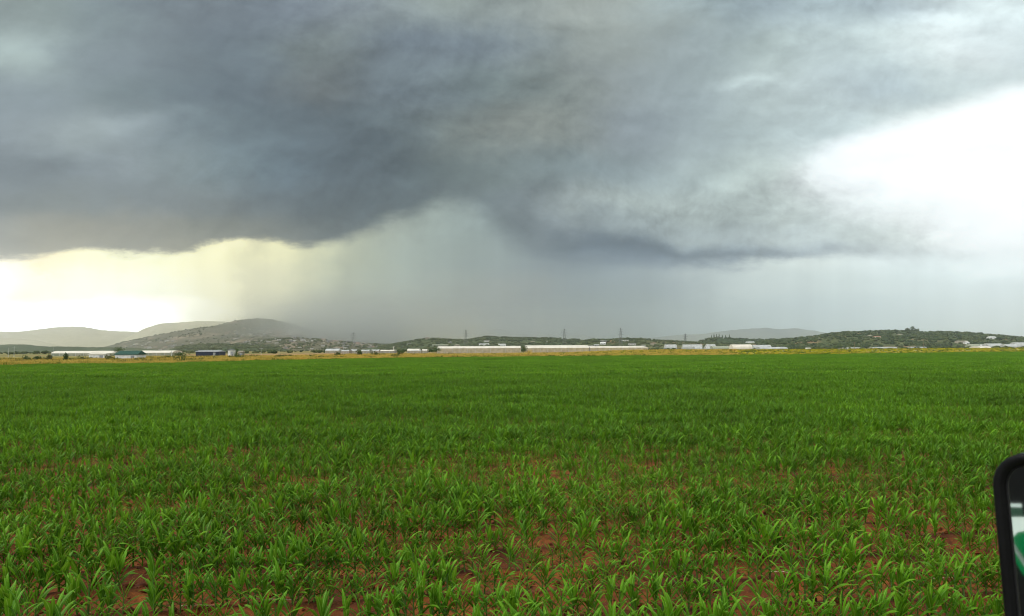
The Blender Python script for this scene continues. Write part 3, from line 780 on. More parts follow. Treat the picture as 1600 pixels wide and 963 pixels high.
# ------------------------------------------------------------------ buildings
M_film = mat('greenhouse_film', (0.60,0.56,0.46), 0.6, (0.50,0.46,0.37), 0.25, spec=0.5)
M_film2 = mat('white_film', (0.40,0.41,0.385), 0.6, (0.28,0.29,0.27), 0.3, spec=0.5)
M_net = mat('tan_net_wall', (0.46,0.38,0.27), 0.9, (0.36,0.30,0.20), 0.5)
M_netg = mat('grey_green_net', (0.22,0.25,0.18), 0.9, (0.30,0.30,0.22), 0.5)
M_post = mat('galvanised_post', (0.45,0.45,0.44), 0.6)
M_white = mat('white_paint', (0.80,0.80,0.77), 0.6, (0.68,0.67,0.63), 1.2)
M_cream = mat('cream_wall', (0.36,0.32,0.25), 0.8, (0.27,0.24,0.18), 0.8)
M_groof = mat('dark_green_sheet', (0.006,0.050,0.034), 0.7, (0.010,0.065,0.042), 1.5)
M_navy = mat('dark_blue_sheet', (0.012,0.02,0.05), 0.6, (0.02,0.03,0.06), 1.5)
M_greyroof = mat('grey_roof', (0.33,0.34,0.35), 0.7, (0.24,0.25,0.26), 1.0)
M_redroof = mat('tile_roof', (0.34,0.15,0.10), 0.8, (0.26,0.12,0.08), 1.0)
M_dark = mat('dark_opening', (0.03,0.03,0.03), 0.8)
M_wood = mat('pole_wood', (0.20,0.15,0.10), 0.9)

def greenhouse(label, pxa, pxb, D, ytop, h_eave, spans=1, film=None, wall=None, depth=18.0, posts=14, arch=True, name='greenhouse', group='greenhouses across the plain', h=None, slope=0.0):
    film = film or M_film; wall = wall or M_net
    xa, xb = GX(pxa, D), GX(pxb, D); L = xb-xa
    h = h or max(2.2, ZH((pxa+pxb)/2, ytop, D))
    he = h_eave if h_eave < h-0.2 else h*0.6
    t = thing(name, label, 'greenhouse', ((xa+xb)/2, D, -0.06), 0, group)
    b = MB(); n_ = 10
    prof = []
    for i in range(n_+1):
        a = math.pi*i/n_; prof.append((depth*(0.5-0.5*math.cos(a)) if arch else depth*i/n_, he + (h-he)*(math.sin(a) if arch else 1-abs(2*i/n_-1))))
    nx = max(2, int(L/6)); vs, fs = [], []
    for j in range(nx+1):
        sag = 0.06*(j % 2)
        for (yy, z_) in prof: vs.append((-L/2 + L*j/nx + (slope*(z_-he) if j == nx else 0), yy, z_-sag))
    m_ = n_+1
    for j in range(nx):
        for i in range(n_): fs.append((j*m_+i, (j+1)*m_+i, (j+1)*m_+i+1, j*m_+i+1))
    for j in (0, nx): fs.append(tuple(j*m_+i for i in range(m_)))
    b.add(vs, fs); part('roof', b.mesh('roof', [film]), t)
    w = MB(); w.box(-L/2+.05, L/2-.05, 0.05, 0.12, 0, he); w.box(-L/2+.05, -L/2+.12, 0.12, depth-.1, 0, he); w.box(L/2-.12, L/2-.05, 0.12, depth-.1, 0, he); w.box(-L/2+.05, L/2-.05, depth-.1, depth-.03, 0, he)
    part('wall', w.mesh('wall', [wall]), t)
    pm = MB(); pm.box(-.07, .07, -.07, .04, 0, he); pm_ = pm.mesh('post', [M_post])
    for k in range(posts): part('post', pm_, t, loc=(-L/2 + L*(k+.02)/(posts-1+.04), 0, 0))
    return t
greenhouse('long low greenhouse with pale roof and olive wall, far left', 80, 270, 450, 548.0, 1.5, wall=M_netg, posts=16, depth=14)
greenhouse('huge pale greenhouse with tan wall, left of the tree between greenhouses', 683, 814, 540, 540.6, 3.3, depth=40, posts=12)
greenhouse('huge cream greenhouse with the highest roof, right of the tree', 822, 921, 540, 539.2, 3.2, depth=44, posts=10)
greenhouse('huge cream greenhouse with sloping right end, next to the highest one', 922, 1013, 540, 540.6, 3.2, depth=40, posts=10, slope=-2.5)
wl = [(508, 530, 700, 544.9, 'pale greenish low greenhouse at the left end of the white row', M_film2),
      (533, 545, 560, 546.6, 'short bright white greenhouse, first in the white row', M_film2),
      (547, 557, 600, 546.0, 'small white greenhouse just right of the pylon foot', M_film2),
      (564, 577, 560, 546.4, 'white greenhouse right of the dark round bush', M_film2),
      (579, 592, 620, 546.2, 'grey white greenhouse in the middle of the white row', M_film2),
      (594, 616, 560, 546.6, 'widest cream white greenhouse of the white row', M_film),
      (636, 655, 600, 545.0, 'cream greenhouse left of the dark round tree', M_film),
      (641, 657, 480, 547.4, 'low white greenhouse in front of the cream one', M_film2),
      (659, 667, 580, 545.6, 'narrow pale greenhouse beside the dark round tree', M_film)]
for a, b_, D, yt, lb, fm in wl: greenhouse(lb, a, b_, D, yt, 1.8, film=fm, wall=M_cream, posts=4, depth=12)
rl = [(1040, 1058, 1100, 538.4, 'low white greenhouse, leftmost behind the yellow weeds on the right', M_film2),
      (1068, 1098, 1200, 538.3, 'long thin white greenhouse below the right-hand pylon', M_film2),
      (1105, 1119, 1150, 538.0, 'short white greenhouse in front of the conifer hill', M_film2),
      (1086, 1097, 850, 541.2, 'small bright greenhouse below the long thin one', M_film2),
      (1104, 1110, 820, 541.3, 'tiny bright greenhouse in the middle of the pale sheds', M_film2),
      (1114, 1144, 850, 540.8, 'grey long greenhouse left of the brightest one', M_netg),
      (1145, 1176, 800, 538.2, 'brightest cream greenhouse right of the conifer hill', M_film),
      (1178, 1206, 860, 539.0, 'pale greenhouse touching the brightest one on its right', M_film2),
      (1188, 1231, 700, 542.2, 'thin low white greenhouse nearest the yellow weeds', M_film2),
      (1424, 1448, 1100, 542.0, 'low white greenhouse at the foot of the right hill', M_film2),
      (1532, 1549, 560, 541.0, 'white domed greenhouse near the right edge', M_film),
      (1545, 1569, 900, 536.8, 'long white greenhouse above the domed one', M_film2),
      (1518, 1533, 950, 537.6, 'flat grey greenhouse left of the long white one', M_netg),
      (1573, 1592, 880, 537.8, 'thin white greenhouse near the right edge', M_film2),
      (1588, 1612, 900, 535.0, 'white greenhouse cut by the right edge', M_film2),
      (1365, 1402, 1150, 542.2, 'very long thin pale greenhouse in the middle of the right hill foot', M_film2),
      (1322, 1345, 1100, 543.0, 'thin pale strip greenhouse right of the parked cars', M_film2)]
for a, b_, D, yt, lb, fm in rl: greenhouse(lb, a, b_, D, yt, 1.8, film=fm, wall=M_cream, posts=4, depth=14)
# green-roofed shed
def shed(label, pxa, pxb, D, ytop, wallm, roofm, frac=0.45, name='shed', depth=5.0, over=.25, overhang_left=0.0):
    xa, xb = GX(pxa, D), GX(pxb, D); L = xb-xa; h = max(1.4, ZH((pxa+pxb)/2, ytop, D)+.06); he = h*frac
    t = thing(name, label, 'shed', ((xa+xb)/2, D, -.06))
    w = MB(); w.box(-L/2, L/2, 0, depth, 0, he); part('wall', w.mesh('wall', [wallm]), t)
    r = MB(); o_ = over
    r.add([(-L/2-o_,-o_,he-.04),(L/2+o_,-o_,he-.04),(L/2+o_,-o_,he+.06),(-L/2-o_,-o_,he+.06),(-L/2-o_*.2,depth/2,h),(L/2+o_*.2,depth/2,h),(-L/2-o_,depth+o_,he+.01),(L/2+o_,depth+o_,he+.01)],
          [(0,1,2,3),(3,2,5,4),(4,5,7,6),(0,3,4,6),(1,7,5,2),(0,6,7,1)])
    part('roof', r.mesh('roof', [roofm]), t)
    rb = MB(); rb.bar((0,-o_-.02,he+.1),(0,depth/2,h+.03),.03); rbm = rb.mesh('roof_rib', [roofm])
    for k in range(7): part('roof_rib', rbm, t, loc=(-L/2+L*(k+.5)/7,0,0))
    d = MB(); d.box(-.45,.45,-.03,.02,0.02,he*.85); part('door', d.mesh('door', [M_greyroof]), t, loc=(L*.3,0,0))
    return t
shed('low shed with dark green sheet roof and white front wall', 180, 214, 200, 548.2, M_white, M_groof, .62)
shed('dark blue shed with a low pale roof edge on the left', 306, 342, 300, 547.6, M_navy, M_greyroof, .80, depth=7)
shed('small white shed with pale walls left of the green-roofed shed', 139, 163, 215, 551.6, M_white, M_film, .8, depth=3)
shed('white storage container standing under a dark tree', 356, 364, 260, 546.6, M_white, M_greyroof, .93, name='container', depth=2.4)
shed('tan small hut right of the white container', 372, 378, 300, 548.4, M_cream, M_cream, .8, name='hut', depth=3)
shed('white square hut among the yellow weeds on the right', 1261, 1267, 420, 543.6, M_white, M_white, .93, name='hut', depth=2.6)
shed('low white shed behind the parked cars', 1312, 1328, 520, 545.0, M_white, M_film2, .7, depth=4)

# ------------------------------------------------------------------ poles and pylons
def pole(label, px, D, ytop, m, r=.10, arm=True, group=None, name='utility_pole'):
    h = ZH(px, ytop, D)
    t = thing(name, label, 'pole', (GX(px, D), D, -.06), 0, 'poles beyond the field')
    b = MB(); b.bar((0,0,0),(0,0,h), r, n=6, r2=r*.7); part('post', b.mesh('post', [m]), t)
    if arm:
        c = MB(); c.bar((-.9,0,h-.5),(.9,0,h-.5), .06); part('crossarm', c.mesh('crossarm', [m]), t)
pole('pale thin pole at the far left edge', 13, 330, 543.6, M_post, .10, False)
pole('tall pale pole with crossarm, second from the left edge', 22, 380, 541.0, M_post, .11)
pole('thin pale pole standing before the low greenhouse', 83, 430, 542.5, M_post, .12, False)
pole('thick white post at the right end of the low greenhouse', 268, 300, 547.8, M_white, .20, False, name='post')
pole('thin pale pole in the golden grass below the village', 408, 380, 543.0, M_post, .11)
pole('thin pole at the foot of the village slope', 436, 420, 546.0, M_post, .11, False)
pole('wooden pole beside the parked cars on the right', 1335, 620, 534.5, M_wood, .16)
pole('wooden pole before the middle of the right hill', 1443, 800, 529.5, M_wood, .18)
pole('wooden pole at the right, before the terraced slope', 1507, 900, 534.0, M_wood, .18)
pole('dark pole behind the right-hand greenhouses', 1211, 1000, 536.0, M_wood, .18)
M_steel = mat('pylon_steel', (0.14,0.145,0.15), 0.6)
def pylon(label, px, D, ytop):
    h = ZH(px, ytop, D); t = thing('pylon', label, 'pylon', (GX(px, D), D, -.06), R(12), 'power pylons across the plain')
    wb, wt = h*.09, h*.015; b = MB(); th = max(.13, D*0.00011)
    cs = [(-1,-1),(1,-1),(1,1),(-1,1)]
    for sx, sy in cs: b.bar((sx*wb,sy*wb,0),(sx*wt,sy*wt,h), th)
    n_ = 9
    for k in range(n_):
        z0, z1 = h*(k/n_)**.85, h*((k+1)/n_)**.85; w0 = wb+(wt-wb)*z0/h; w1_ = wb+(wt-wb)*z1/h
        for (ax, ay), (bx, by) in zip(cs, cs[1:]+cs[:1]):
            b.bar((ax*w0,ay*w0,z0),(bx*w1_,by*w1_,z1), th*.55); b.bar((bx*w0,by*w0,z0),(ax*w1_,ay*w1_,z1), th*.55)
    part('mast', b.mesh('mast', [M_steel]), t)
    for f_, wd in ((.70,.13),(.82,.16),(.94,.11)):
        c = MB(); c.bar((-h*wd,0,h*f_),(0,0,h*f_+h*.03),th*.8); c.bar((h*wd,0,h*f_),(0,0,h*f_+h*.03),th*.8); c.bar((-h*wd,0,h*f_),(h*wd,0,h*f_),th*.8)
        for s in (-1, 1): c.bar((s*h*wd,0,h*f_),(s*h*wd,0,h*f_-h*.035),th*.6)
        part('crossarm', c.mesh('crossarm', [M_steel]), t)
pylon('nearest dark lattice pylon, left of the middle before the rain', 552, 1500, 519.5)
pylon('faint lattice pylon behind the hill right of the middle rain', 728, 2400, 515.5)
pylon('faint lattice pylon above the highest greenhouse roof', 882, 2400, 514.0)
pylon('lattice pylon on the low hill at the right end of the big greenhouses', 970, 2200, 512.8)
pylon('faint lattice pylon left of the conifer hill', 1071, 2500, 521.5)

# ------------------------------------------------------------------ parked cars (tiny, right)
M_cpaint = [mat('white_car_paint', (0.78,0.78,0.78), 0.3, spec=.5), mat('dark_car_paint', (0.02,0.02,0.025), 0.3, spec=.5)]
M_glass = mat('car_glass', (0.03,0.035,0.04), 0.1, spec=.6); M_tyre = mat('tyre', (0.02,0.02,0.02), 0.9)
def car(label, px, D, m, rz):
    t = thing('parked_car', label, 'car', (GX(px, D), D, -.06), rz, 'parked cars')
    sec = [(-2.1,.35,.75),(-1.9,.3,.95),(-1.0,.3,1.0),(-.5,.3,1.0),(1.6,.3,1.02),(2.1,.35,.9)]
    b = MB(); vs = []
    for xx, z0, z1 in sec: vs += [(xx,-.85,z0),(xx,.85,z0),(xx,.82,z1),(xx,-.82,z1)]
    fs = [(0,1,2,3), tuple(q+20 for q in (3,2,1,0))]
    for i in range(5):
        for k in range(4): fs.append((i*4+k, i*4+4+k, i*4+4+(k+1)%4, i*4+(k+1)%4))
    b.add(vs, fs); part('body', b.mesh('body', [m]), t)
    c = MB(); c.add([(-1.0,-.8,1.0),(1.7,-.8,1.0),(1.7,.8,1.0),(-1.0,.8,1.0),(-.4,-.65,1.48),(1.3,-.65,1.48),(1.3,.65,1.48),(-.4,.65,1.48)], [(0,1,5,4),(1,2,6,5),(2,3,7,6),(3,0,4,7)]); part('window', c.mesh('window', [M_glass]), t)
    r = MB(); r.box(-.4,1.3,-.66,.66,1.481,1.53); part('roof', r.mesh('roof', [m]), t)
    w = MB(); w.bar((0,-.1,0),(0,.1,0),.33,n=12); wm = w.mesh('wheel', [M_tyre])
    for xx in (-1.3,1.3):
        for yy in (-.8,.8): part('wheel', wm, t, loc=(xx,yy,.33))
car('white car parked beside the dark car near the right poles', 1319, 400, M_cpaint[0], R(10))
car('dark car left of the white car behind the yellow weeds', 1307, 410, M_cpaint[1], R(-8))

# ------------------------------------------------------------------ hills
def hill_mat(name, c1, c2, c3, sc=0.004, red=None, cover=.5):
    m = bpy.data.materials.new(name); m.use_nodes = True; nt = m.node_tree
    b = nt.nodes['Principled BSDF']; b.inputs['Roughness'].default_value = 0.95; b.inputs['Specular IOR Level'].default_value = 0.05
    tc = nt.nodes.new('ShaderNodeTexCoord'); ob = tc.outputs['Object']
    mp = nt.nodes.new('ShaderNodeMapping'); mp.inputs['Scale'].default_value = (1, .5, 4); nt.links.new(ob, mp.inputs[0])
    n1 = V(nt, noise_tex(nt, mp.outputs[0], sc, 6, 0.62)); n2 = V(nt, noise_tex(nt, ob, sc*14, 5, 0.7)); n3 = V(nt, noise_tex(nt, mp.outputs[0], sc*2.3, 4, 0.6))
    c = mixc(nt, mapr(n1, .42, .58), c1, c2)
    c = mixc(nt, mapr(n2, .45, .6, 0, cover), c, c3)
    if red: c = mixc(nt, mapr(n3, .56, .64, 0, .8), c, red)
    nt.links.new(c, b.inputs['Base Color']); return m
HM1 = hill_mat('hazed_dry_hill', (0.34,0.32,0.22), (0.40,0.37,0.26), (0.24,0.24,0.14), .0012)  # dry grass tone, paled in the colour itself for distance haze and glow
HM2 = hill_mat('village_hill', (0.07,0.072,0.045), (0.10,0.092,0.06), (0.045,0.052,0.035), .002, (0.22,0.17,0.12))
HM3 = hill_mat('green_low_hill', (0.035,0.060,0.026), (0.07,0.09,0.04), (0.018,0.032,0.014), .004, None, .8)
HM4 = hill_mat('scrub_hill', (0.055,0.075,0.028), (0.10,0.11,0.045), (0.022,0.036,0.014), .005, (0.21,0.13,0.07), .75)
HM5 = hill_mat('haze_blue_mountain', (0.17,0.19,0.18), (0.22,0.24,0.21), (0.12,0.14,0.13), .001)  # pale blue of the hazy air painted into the slope colour
hillfn = {}
def hill(name, D, prof, Wd, m, label, rough=.05, seed=0, ny=26):
    pxs = [p for p, _ in prof]; x0, x1 = min(pxs), max(pxs); pad = (x1-x0)*.08+12
    sx = np.array([x0-pad]+pxs+[x1+pad], float); hz = np.array([-2.0]+[max(-1.0, ZH(p, q, D)) for p, q in prof]+[-2.0])
    if x0 <= -20: hz[0] = hz[1]
    if x1 >= 1620: hz[-1] = hz[-2]
    nx = int((sx[-1]-sx[0])/3.2)+2
    PX = np.linspace(sx[0], sx[-1], nx); hh = np.interp(PX, sx, hz)
    # smooth the ridge a little
    k = np.array([1,2,3,4,5,4,3,2,1.])/25; hp = np.convolve(np.pad(hh, 4, mode='edge'), k, mode='valid')
    S_ = np.linspace(-1, 1, ny)
    tx = (PX-800)/F
    def zfun(txx, dd):
        s = (dd-D)/Wd; px_ = txx*F+800
        shp = np.clip(1-np.abs(s)**1.5, 0, 1)
        xw = txx*dd
        nz = (vnoise(xw/(Wd*.16)+40, dd/(Wd*.22)+9, seed)-.5)*.30 + (vnoise(xw/(Wd*.05)+4, dd/(Wd*.07)+9, seed+1)-.5)*.12
        h_ = np.interp(px_, PX, hp)
        fade = np.clip((np.abs(s))*3, 0, 1)
        return h_*(shp*(1+nz*fade)) + h_*rough*(vnoise(xw/(Wd*.03), dd/(Wd*.05), seed+2)-.5)*(1-s*s) - 3*np.abs(s)**4
    TX, DD = np.meshgrid(tx, D+S_*Wd)
    Zz = zfun(TX, DD)
    vs = np.stack([TX*DD, DD, Zz], -1).reshape(-1, 3)
    fs = [(j*nx+i, j*nx+i+1, (j+1)*nx+i+1, (j+1)*nx+i) for j in range(ny-1) for i in range(nx-1)]
    structure(name, mesh_from(name, vs, fs, [m], smooth=True), label)
    hillfn[label] = zfun
    return zfun
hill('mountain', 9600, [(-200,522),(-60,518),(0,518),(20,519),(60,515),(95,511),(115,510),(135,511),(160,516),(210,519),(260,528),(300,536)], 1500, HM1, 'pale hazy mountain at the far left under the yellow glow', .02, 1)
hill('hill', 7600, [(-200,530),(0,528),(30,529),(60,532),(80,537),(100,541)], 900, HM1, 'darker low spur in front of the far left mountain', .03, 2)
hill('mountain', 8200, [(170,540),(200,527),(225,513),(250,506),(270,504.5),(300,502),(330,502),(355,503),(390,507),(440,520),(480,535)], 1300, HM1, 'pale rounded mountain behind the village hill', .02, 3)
zC = hill('hill', 5800, [(160,543),(190,536),(220,530),(250,523),(275,518),(300,514),(330,510.5),(350,507.5),(370,503),(390,500),(405,499),(425,501),(450,506),(480,514),(510,521),(560,532),(600,542)], 1500, HM2, 'grey brown hill with a village, fading into rain', .012, 4, 40)
zV = hill('hill', 3900, [(330,543),(380,536),(430,530),(470,529),(520,533),(560,537),(620,540),(660,543)], 500, HM2, 'low village slope before the rain curtain', .05, 5)
hill('hill', 3000, [(-200,540),(0,539),(25,538),(50,539),(65,541.5),(100,542),(180,543),(230,545)], 350, HM3, 'low dark wooded ridge at the far left', .12, 6)
zD = hill('hill', 3000, [(270,545),(290,541),(310,539),(330,538),(350,538),(400,541),(440,544)], 350, HM3, 'small dark green knoll below the village hill', .1, 7)
zE = hill('hill', 3400, [(585,543),(620,537.5),(650,532),(670,529),(700,531),(730,532),(745,530),(760,526.5),(790,528),(830,529),(870,529),(900,531),(930,535),(960,540)], 700, HM3, 'dark blue green hill behind the big greenhouses', .06, 8)
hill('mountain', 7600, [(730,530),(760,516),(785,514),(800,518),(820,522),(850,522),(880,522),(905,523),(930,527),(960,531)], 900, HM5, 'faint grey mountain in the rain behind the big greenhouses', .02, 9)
zG = hill('hill', 2500, [(895,540),(910,534),(925,530.5),(935,532),(960,531),(975,529),(1000,530),(1030,532),(1070,535),(1130,537),(1200,538)], 400, HM4, 'dark low hill at the right end of the big greenhouses', .08, 10)
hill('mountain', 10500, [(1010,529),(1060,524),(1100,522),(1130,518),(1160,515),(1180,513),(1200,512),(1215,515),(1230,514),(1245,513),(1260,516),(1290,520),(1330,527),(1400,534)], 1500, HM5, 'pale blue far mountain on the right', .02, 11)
zI = hill('hill', 2800, [(1075,539),(1095,533),(1105,530),(1115,529),(1140,529.5),(1180,531),(1220,531.5),(1300,532)], 350, HM3, 'wooded knoll with conifers on the right', .06, 12)
zJ = hill('hill', 2100, [(1160,538),(1200,533.5),(1245,529),(1280,525),(1295,522),(1330,520),(1360,519),(1395,518),(1420,518.5),(1450,520),(1485,519.5),(1510,521),(1530,522),(1560,525),(1600,529),(1660,532)], 750, HM4, 'broad scrub hill with brown terraces on the right', .05, 13, 40)

# scrub and trees that cover the nearer hills as one mass
M_scrub = leaf_mat('hill_scrub', (0.018,0.032,0.013), (0.035,0.055,0.02), (0.07,0.085,0.035), 0.0, rough=.9, patch=False)
def scrub(zf, D, Wd, pxa, pxb, n_, size, seed, lbl, lo=-.95, hi=.1):
    rr = random.Random(seed); vs, fs = [], []
    got = 0
    while got < n_:
        px = rr.uniform(pxa, pxb); s = rr.uniform(lo, hi); D_ = D+s*Wd; tx = (px-800)/F
        if vnoise(np.array(tx*D_/(Wd*.10)), np.array(D_/(Wd*.16)), 77) < .45 and rr.random() < .8: continue
        z = float(zf(np.array(tx), np.array(D_)))
        if z < 0: got += 1; continue
        r_ = size*rr.uniform(.5, 1.4); b, f_ = blob(r_, rr.randrange(60), .75); o_ = len(vs)
        vs += [(q[0]*1.3+tx*D_, q[1]+D_, q[2]+z+r_*.4) for q in b]; fs += [tuple(i+o_ for i in t) for t in f_]; got += 1
    o = link(bpy.data.objects.new('hillside_scrub', mesh_from('hillside_scrub', vs, fs, [M_scrub]))); o['kind'] = 'stuff'; o['label'] = lbl; o['category'] = 'scrub'
scrub(zJ, 2100, 750, 1180, 1640, 3000, 3.2, 1, 'scrub and low trees dotted over the broad right hill')
scrub(zE, 3400, 700, 590, 940, 1600, 4.6, 2, 'dark trees and scrub on the hill behind the big greenhouses')
scrub(zG, 2500, 400, 895, 1180, 900, 3.4, 3, 'scrub on the low hill at the end of the big greenhouses')
scrub(zI, 2800, 350, 1085, 1240, 500, 3.6, 4, 'scrub on the conifer knoll')
scrub(zD, 3000, 350, 275, 440, 700, 4.2, 5, 'dark trees on the small knoll below the village')
scrub(zV, 3900, 500, 340, 640, 1100, 4.6, 6, 'trees among the village houses on the low slope')
scrub(zC, 5800, 1500, 180, 520, 700, 5.0, 7, 'scrub scattered over the village hill')

# distant hedges and orchards across the plain, one ragged mass
rr = random.Random(77); vs, fs = [], []
for k in range(3400):
    px = rr.uniform(-80, 1680); D_ = 620*(3.4**rr.random()); tx = (px-800)/F; xw = tx*D_
    if vnoise(np.array(xw/55.0), np.array(D_/130.0), 55) < .50: continue
    if 640 < D_ < 700 and 670 < px < 1030: continue
    r_ = rr.uniform(.7, 1.9); o_ = len(vs)
    for q in range(2):
        b, f_ = blob(r_*rr.uniform(.6, 1.1), rr.randrange(60), .85); o_ = len(vs); ox, oz = rr.uniform(-1.6, 1.6), rr.uniform(0, .8)
        vs += [(w[0]*1.5+xw+ox, w[1]+D_, w[2]+r_*.7+oz-.06) for w in b]; fs += [tuple(i+o_ for i in t) for t in f_]
o = link(bpy.data.objects.new('distant_hedges', mesh_from('distant_hedges', vs, fs, [M_scrub]))); o['kind'] = 'stuff'; o['label'] = 'dark hedges and orchard trees scattered over the far plain'; o['category'] = 'hedge'

def on_hill(zf, px, D_): return float(zf(np.array((px-800)/F), np.array(float(D_))))
cl_ = ['tall', 'thick', 'slender', 'ragged', 'short', 'dark', 'leaning']
pos_ = ['leftmost of the conifers on the right knoll', 'second conifer from the left on the right knoll', 'third conifer from the left on the right knoll', 'middle conifer of the row on the right knoll', 'conifer right of the middle one on the right knoll', 'second conifer from the right on the right knoll', 'lone rightmost conifer standing apart on the right knoll']
for k, (px, h) in enumerate(((1112, 13), (1116, 15), (1120, 14), (1124, 15), (1129, 12), (1134, 12), (1140, 15))):
    D_ = 2790; z = on_hill(zI, px, D_)
    tree('conifer', pos_[k], 'conifer', px, D_, 9.0, h, M_bush, 900+k, .1, group='conifers on the right knoll', cone=1.0, z=z, n=200, leaf=2.2)
for k, (px, h, lb) in enumerate(((1420, 14, 'left tree of the dark clump on top of the right hill'), (1426, 20, 'tallest tree of the dark clump on top of the right hill'), (1433, 15, 'right tree of the dark clump on top of the right hill'))):
    D_ = 2010; z = on_hill(zJ, px, D_); tree('tree', lb, 'tree', px, D_, 15, h, M_bush, 950+k, .1, z=z-3, n=420, leaf=2.0)

# ------------------------------------------------------------------ houses
hm = []
M_hw = mat('house_white', (0.50,0.48,0.45), .8); M_hr = mat('house_tile', (0.22,0.13,0.10), .8); M_hg = mat('house_grey', (0.20,0.20,0.195), .8)
for k, (wm, rm) in enumerate(((M_hw, M_hg), (M_cream, M_hr), (M_hw, M_hg), (M_hg, M_hg), (M_hg, M_hw), (M_cream, M_cream))):
    b = MB(); w, d, h = 7.5+k % 3*2, 6.5, 5.5+(k % 2)*3
    b.box(-w, w, -d, d, -6, h, 0)
    if k % 2: b.add([(-w-.5,-d-.5,h),(w+.5,-d-.5,h),(w+.5,d+.5,h),(-w-.5,d+.5,h),(-w*.4,0,h+2.6),(w*.4,0,h+2.6)], [(0,1,5,4),(1,2,5),(2,3,4,5),(3,0,4),(3,2,1,0)], 1)
    else: b.box(-w-.3, w+.3, -d-.3, d+.3, h+.002, h+.6, 1)
    for q in range(3):
        for fl in range(2 if k % 2 else 1): b.box(-w*.7+q*w*.6, -w*.7+q*w*.6+1.6, -d-.05, -d-.003, 1.4+fl*3, 3.0+fl*3, 2)
    hm.append(b.mesh('house', [wm, rm, M_dark]))
rr = random.Random(42)
HW = ['small flat-roofed white', 'two-storey cream red-roofed', 'wide white', 'cream grey-roofed', 'grey white-roofed', 'plain cream']
def village(zf, D, Wd, pxa, pxb, n_, slo, shi, label, group, sc=1.0, bias=None):
    c = 0
    while c < n_:
        px = rr.gauss(*bias) if bias else rr.uniform(pxa, pxb)
        if not pxa < px < pxb: continue
        s = rr.uniform(slo, shi); D_ = D+s*Wd; z = on_hill(zf, px, D_)
        if z < 2: z = 0
        hk = rr.randrange(6); third = ('left', 'middle', 'right')[min(2, int((px-pxa)/(pxb-pxa)*3))]
        o = solo('house', hm[hk], label.replace('small pale', HW[hk]) + ', %s third' % third, 'house', ((px-800)/F*D_, D_, z), rr.uniform(-.6, .6), group); q = sc*rr.uniform(.6, 1.0); o.scale = (q*1.15, q, q); c += 1
village(zC, 5800, 1500, 195, 300, 34, -.93, -.60, 'small pale house on the lower left slope of the village hill', 'houses on the left slope of the village hill')
village(zC, 5800, 1500, 330, 520, 90, -.9, -.45, 'small pale house of the village under the rain', 'houses of the village under the rain', bias=(430, 60))
village(zV, 3900, 500, 350, 640, 120, -.95, -.1, 'small pale house on the low village slope', 'houses on the low village slope')
village(zE, 3400, 700, 600, 930, 10, -.85, -.3, 'small pale house on the dark hill behind the greenhouses', 'houses on the dark hill', .9)
village(zG, 2500, 400, 905, 1060, 6, -.8, -.2, 'small pale house on the low hill right of the greenhouses', 'houses on the low hill', .8)
def hillbox(label, pxa, pxb, py, D_, zf, m, h=4.0, name='building', cat='building', depth=12, rm=None):
    z = on_hill(zf, (pxa+pxb)/2, D_) + h; xa, xb = (pxa-800)/F*D_, (pxb-800)/F*D_; L = xb-xa
    t = thing(name, label, cat, ((xa+xb)/2, D_, z))
    b = MB(); b.box(-L/2, L/2, 0, depth, -h-6, 0); part('wall', b.mesh('wall', [m]), t)
    r_ = MB(); r_.add([(-L/2-.4,-.4,.003),(L/2+.4,-.4,.003),(L/2+.4,depth+.4,.003),(-L/2-.4,depth+.4,.003),(-L/2-.4,depth/2,h*.35),(L/2+.4,depth/2,h*.35)], [(0,1,5,4),(2,3,4,5),(1,2,5),(3,0,4),(3,2,1,0)]); part('roof', r_.mesh('roof', [rm or m]), t)
    w_ = MB(); w_.box(-.8,.8,-.06,-.01,-h*.75,-h*.35); wm_ = w_.mesh('window', [M_dark])
    for k in range(max(2, int(L/7))): part('window', wm_, t, loc=(-L/2+L*(k+.5)/max(2, int(L/7)),0,0))
for a in (('long white shed on the slope behind the tallest greenhouse row', 748, 764, 535.2, 2850, zE, M_white),
          ('pale shed on the slope left of the faint pylon', 675, 700, 534.4, 2850, zE, M_netg),
          ('white shed high on the slope right of the faint pylon', 778, 790, 534.6, 2850, zE, M_white),
          ('pale flat shed low on the slope above the big greenhouse', 727, 742, 536.8, 2800, zE, M_film2),
          ('white long building on the far plain right of the conifers', 1166, 1184, 529.0, 2600, zI, M_white),
          ('white building with a red roof on the right hill', 1367, 1376, 528.8, 1600, zJ, M_white),
          ('cream house just below the top of the right hill', 1405, 1410, 525.0, 1750, zJ, M_cream),
          ('tan house left of the brown terrace on the right hill', 1358, 1362, 527.5, 1620, zJ, M_cream),
          ('white farm building on the far right slope', 1546, 1556, 529.5, 1650, zJ, M_white),
          ('pale farm shed low on the far right slope', 1496, 1512, 533.2, 1500, zJ, M_cream),
          ('small white house below the right ridge end', 1510, 1514, 533.5, 1480, zJ, M_white),
          ('white barn on the far right slope near the edge', 1522, 1540, 536.2, 1400, zJ, M_white),
          ('white shed beside the low hill pylon', 938, 946, 532.8, 2250, zG, M_white),
          ('pale shed at the foot of the low hill', 928, 936, 536.0, 2200, zG, M_film2)):
    hillbox(*a[:6], a[6], h=5 if a[4] > 2000 else 4, rm=M_redroof if 'red roof' in a[0] else None)
tower = thing('water_tower', 'white water tower among the houses left of the dark hill', 'water tower', (GX(615, 2600), 2600, 0))
b = MB(); b.bar((0,0,0),(0,0,9),.8,n=10); part('shaft', b.mesh('shaft', [M_white]), tower)
b = MB(); b.bar((0,0,9.01),(0,0,10.5),.9,n=12,r2=2.8); b.bar((0,0,10.51),(0,0,13),2.8,n=12); part('tank', b.mesh('tank', [M_white]), tower)
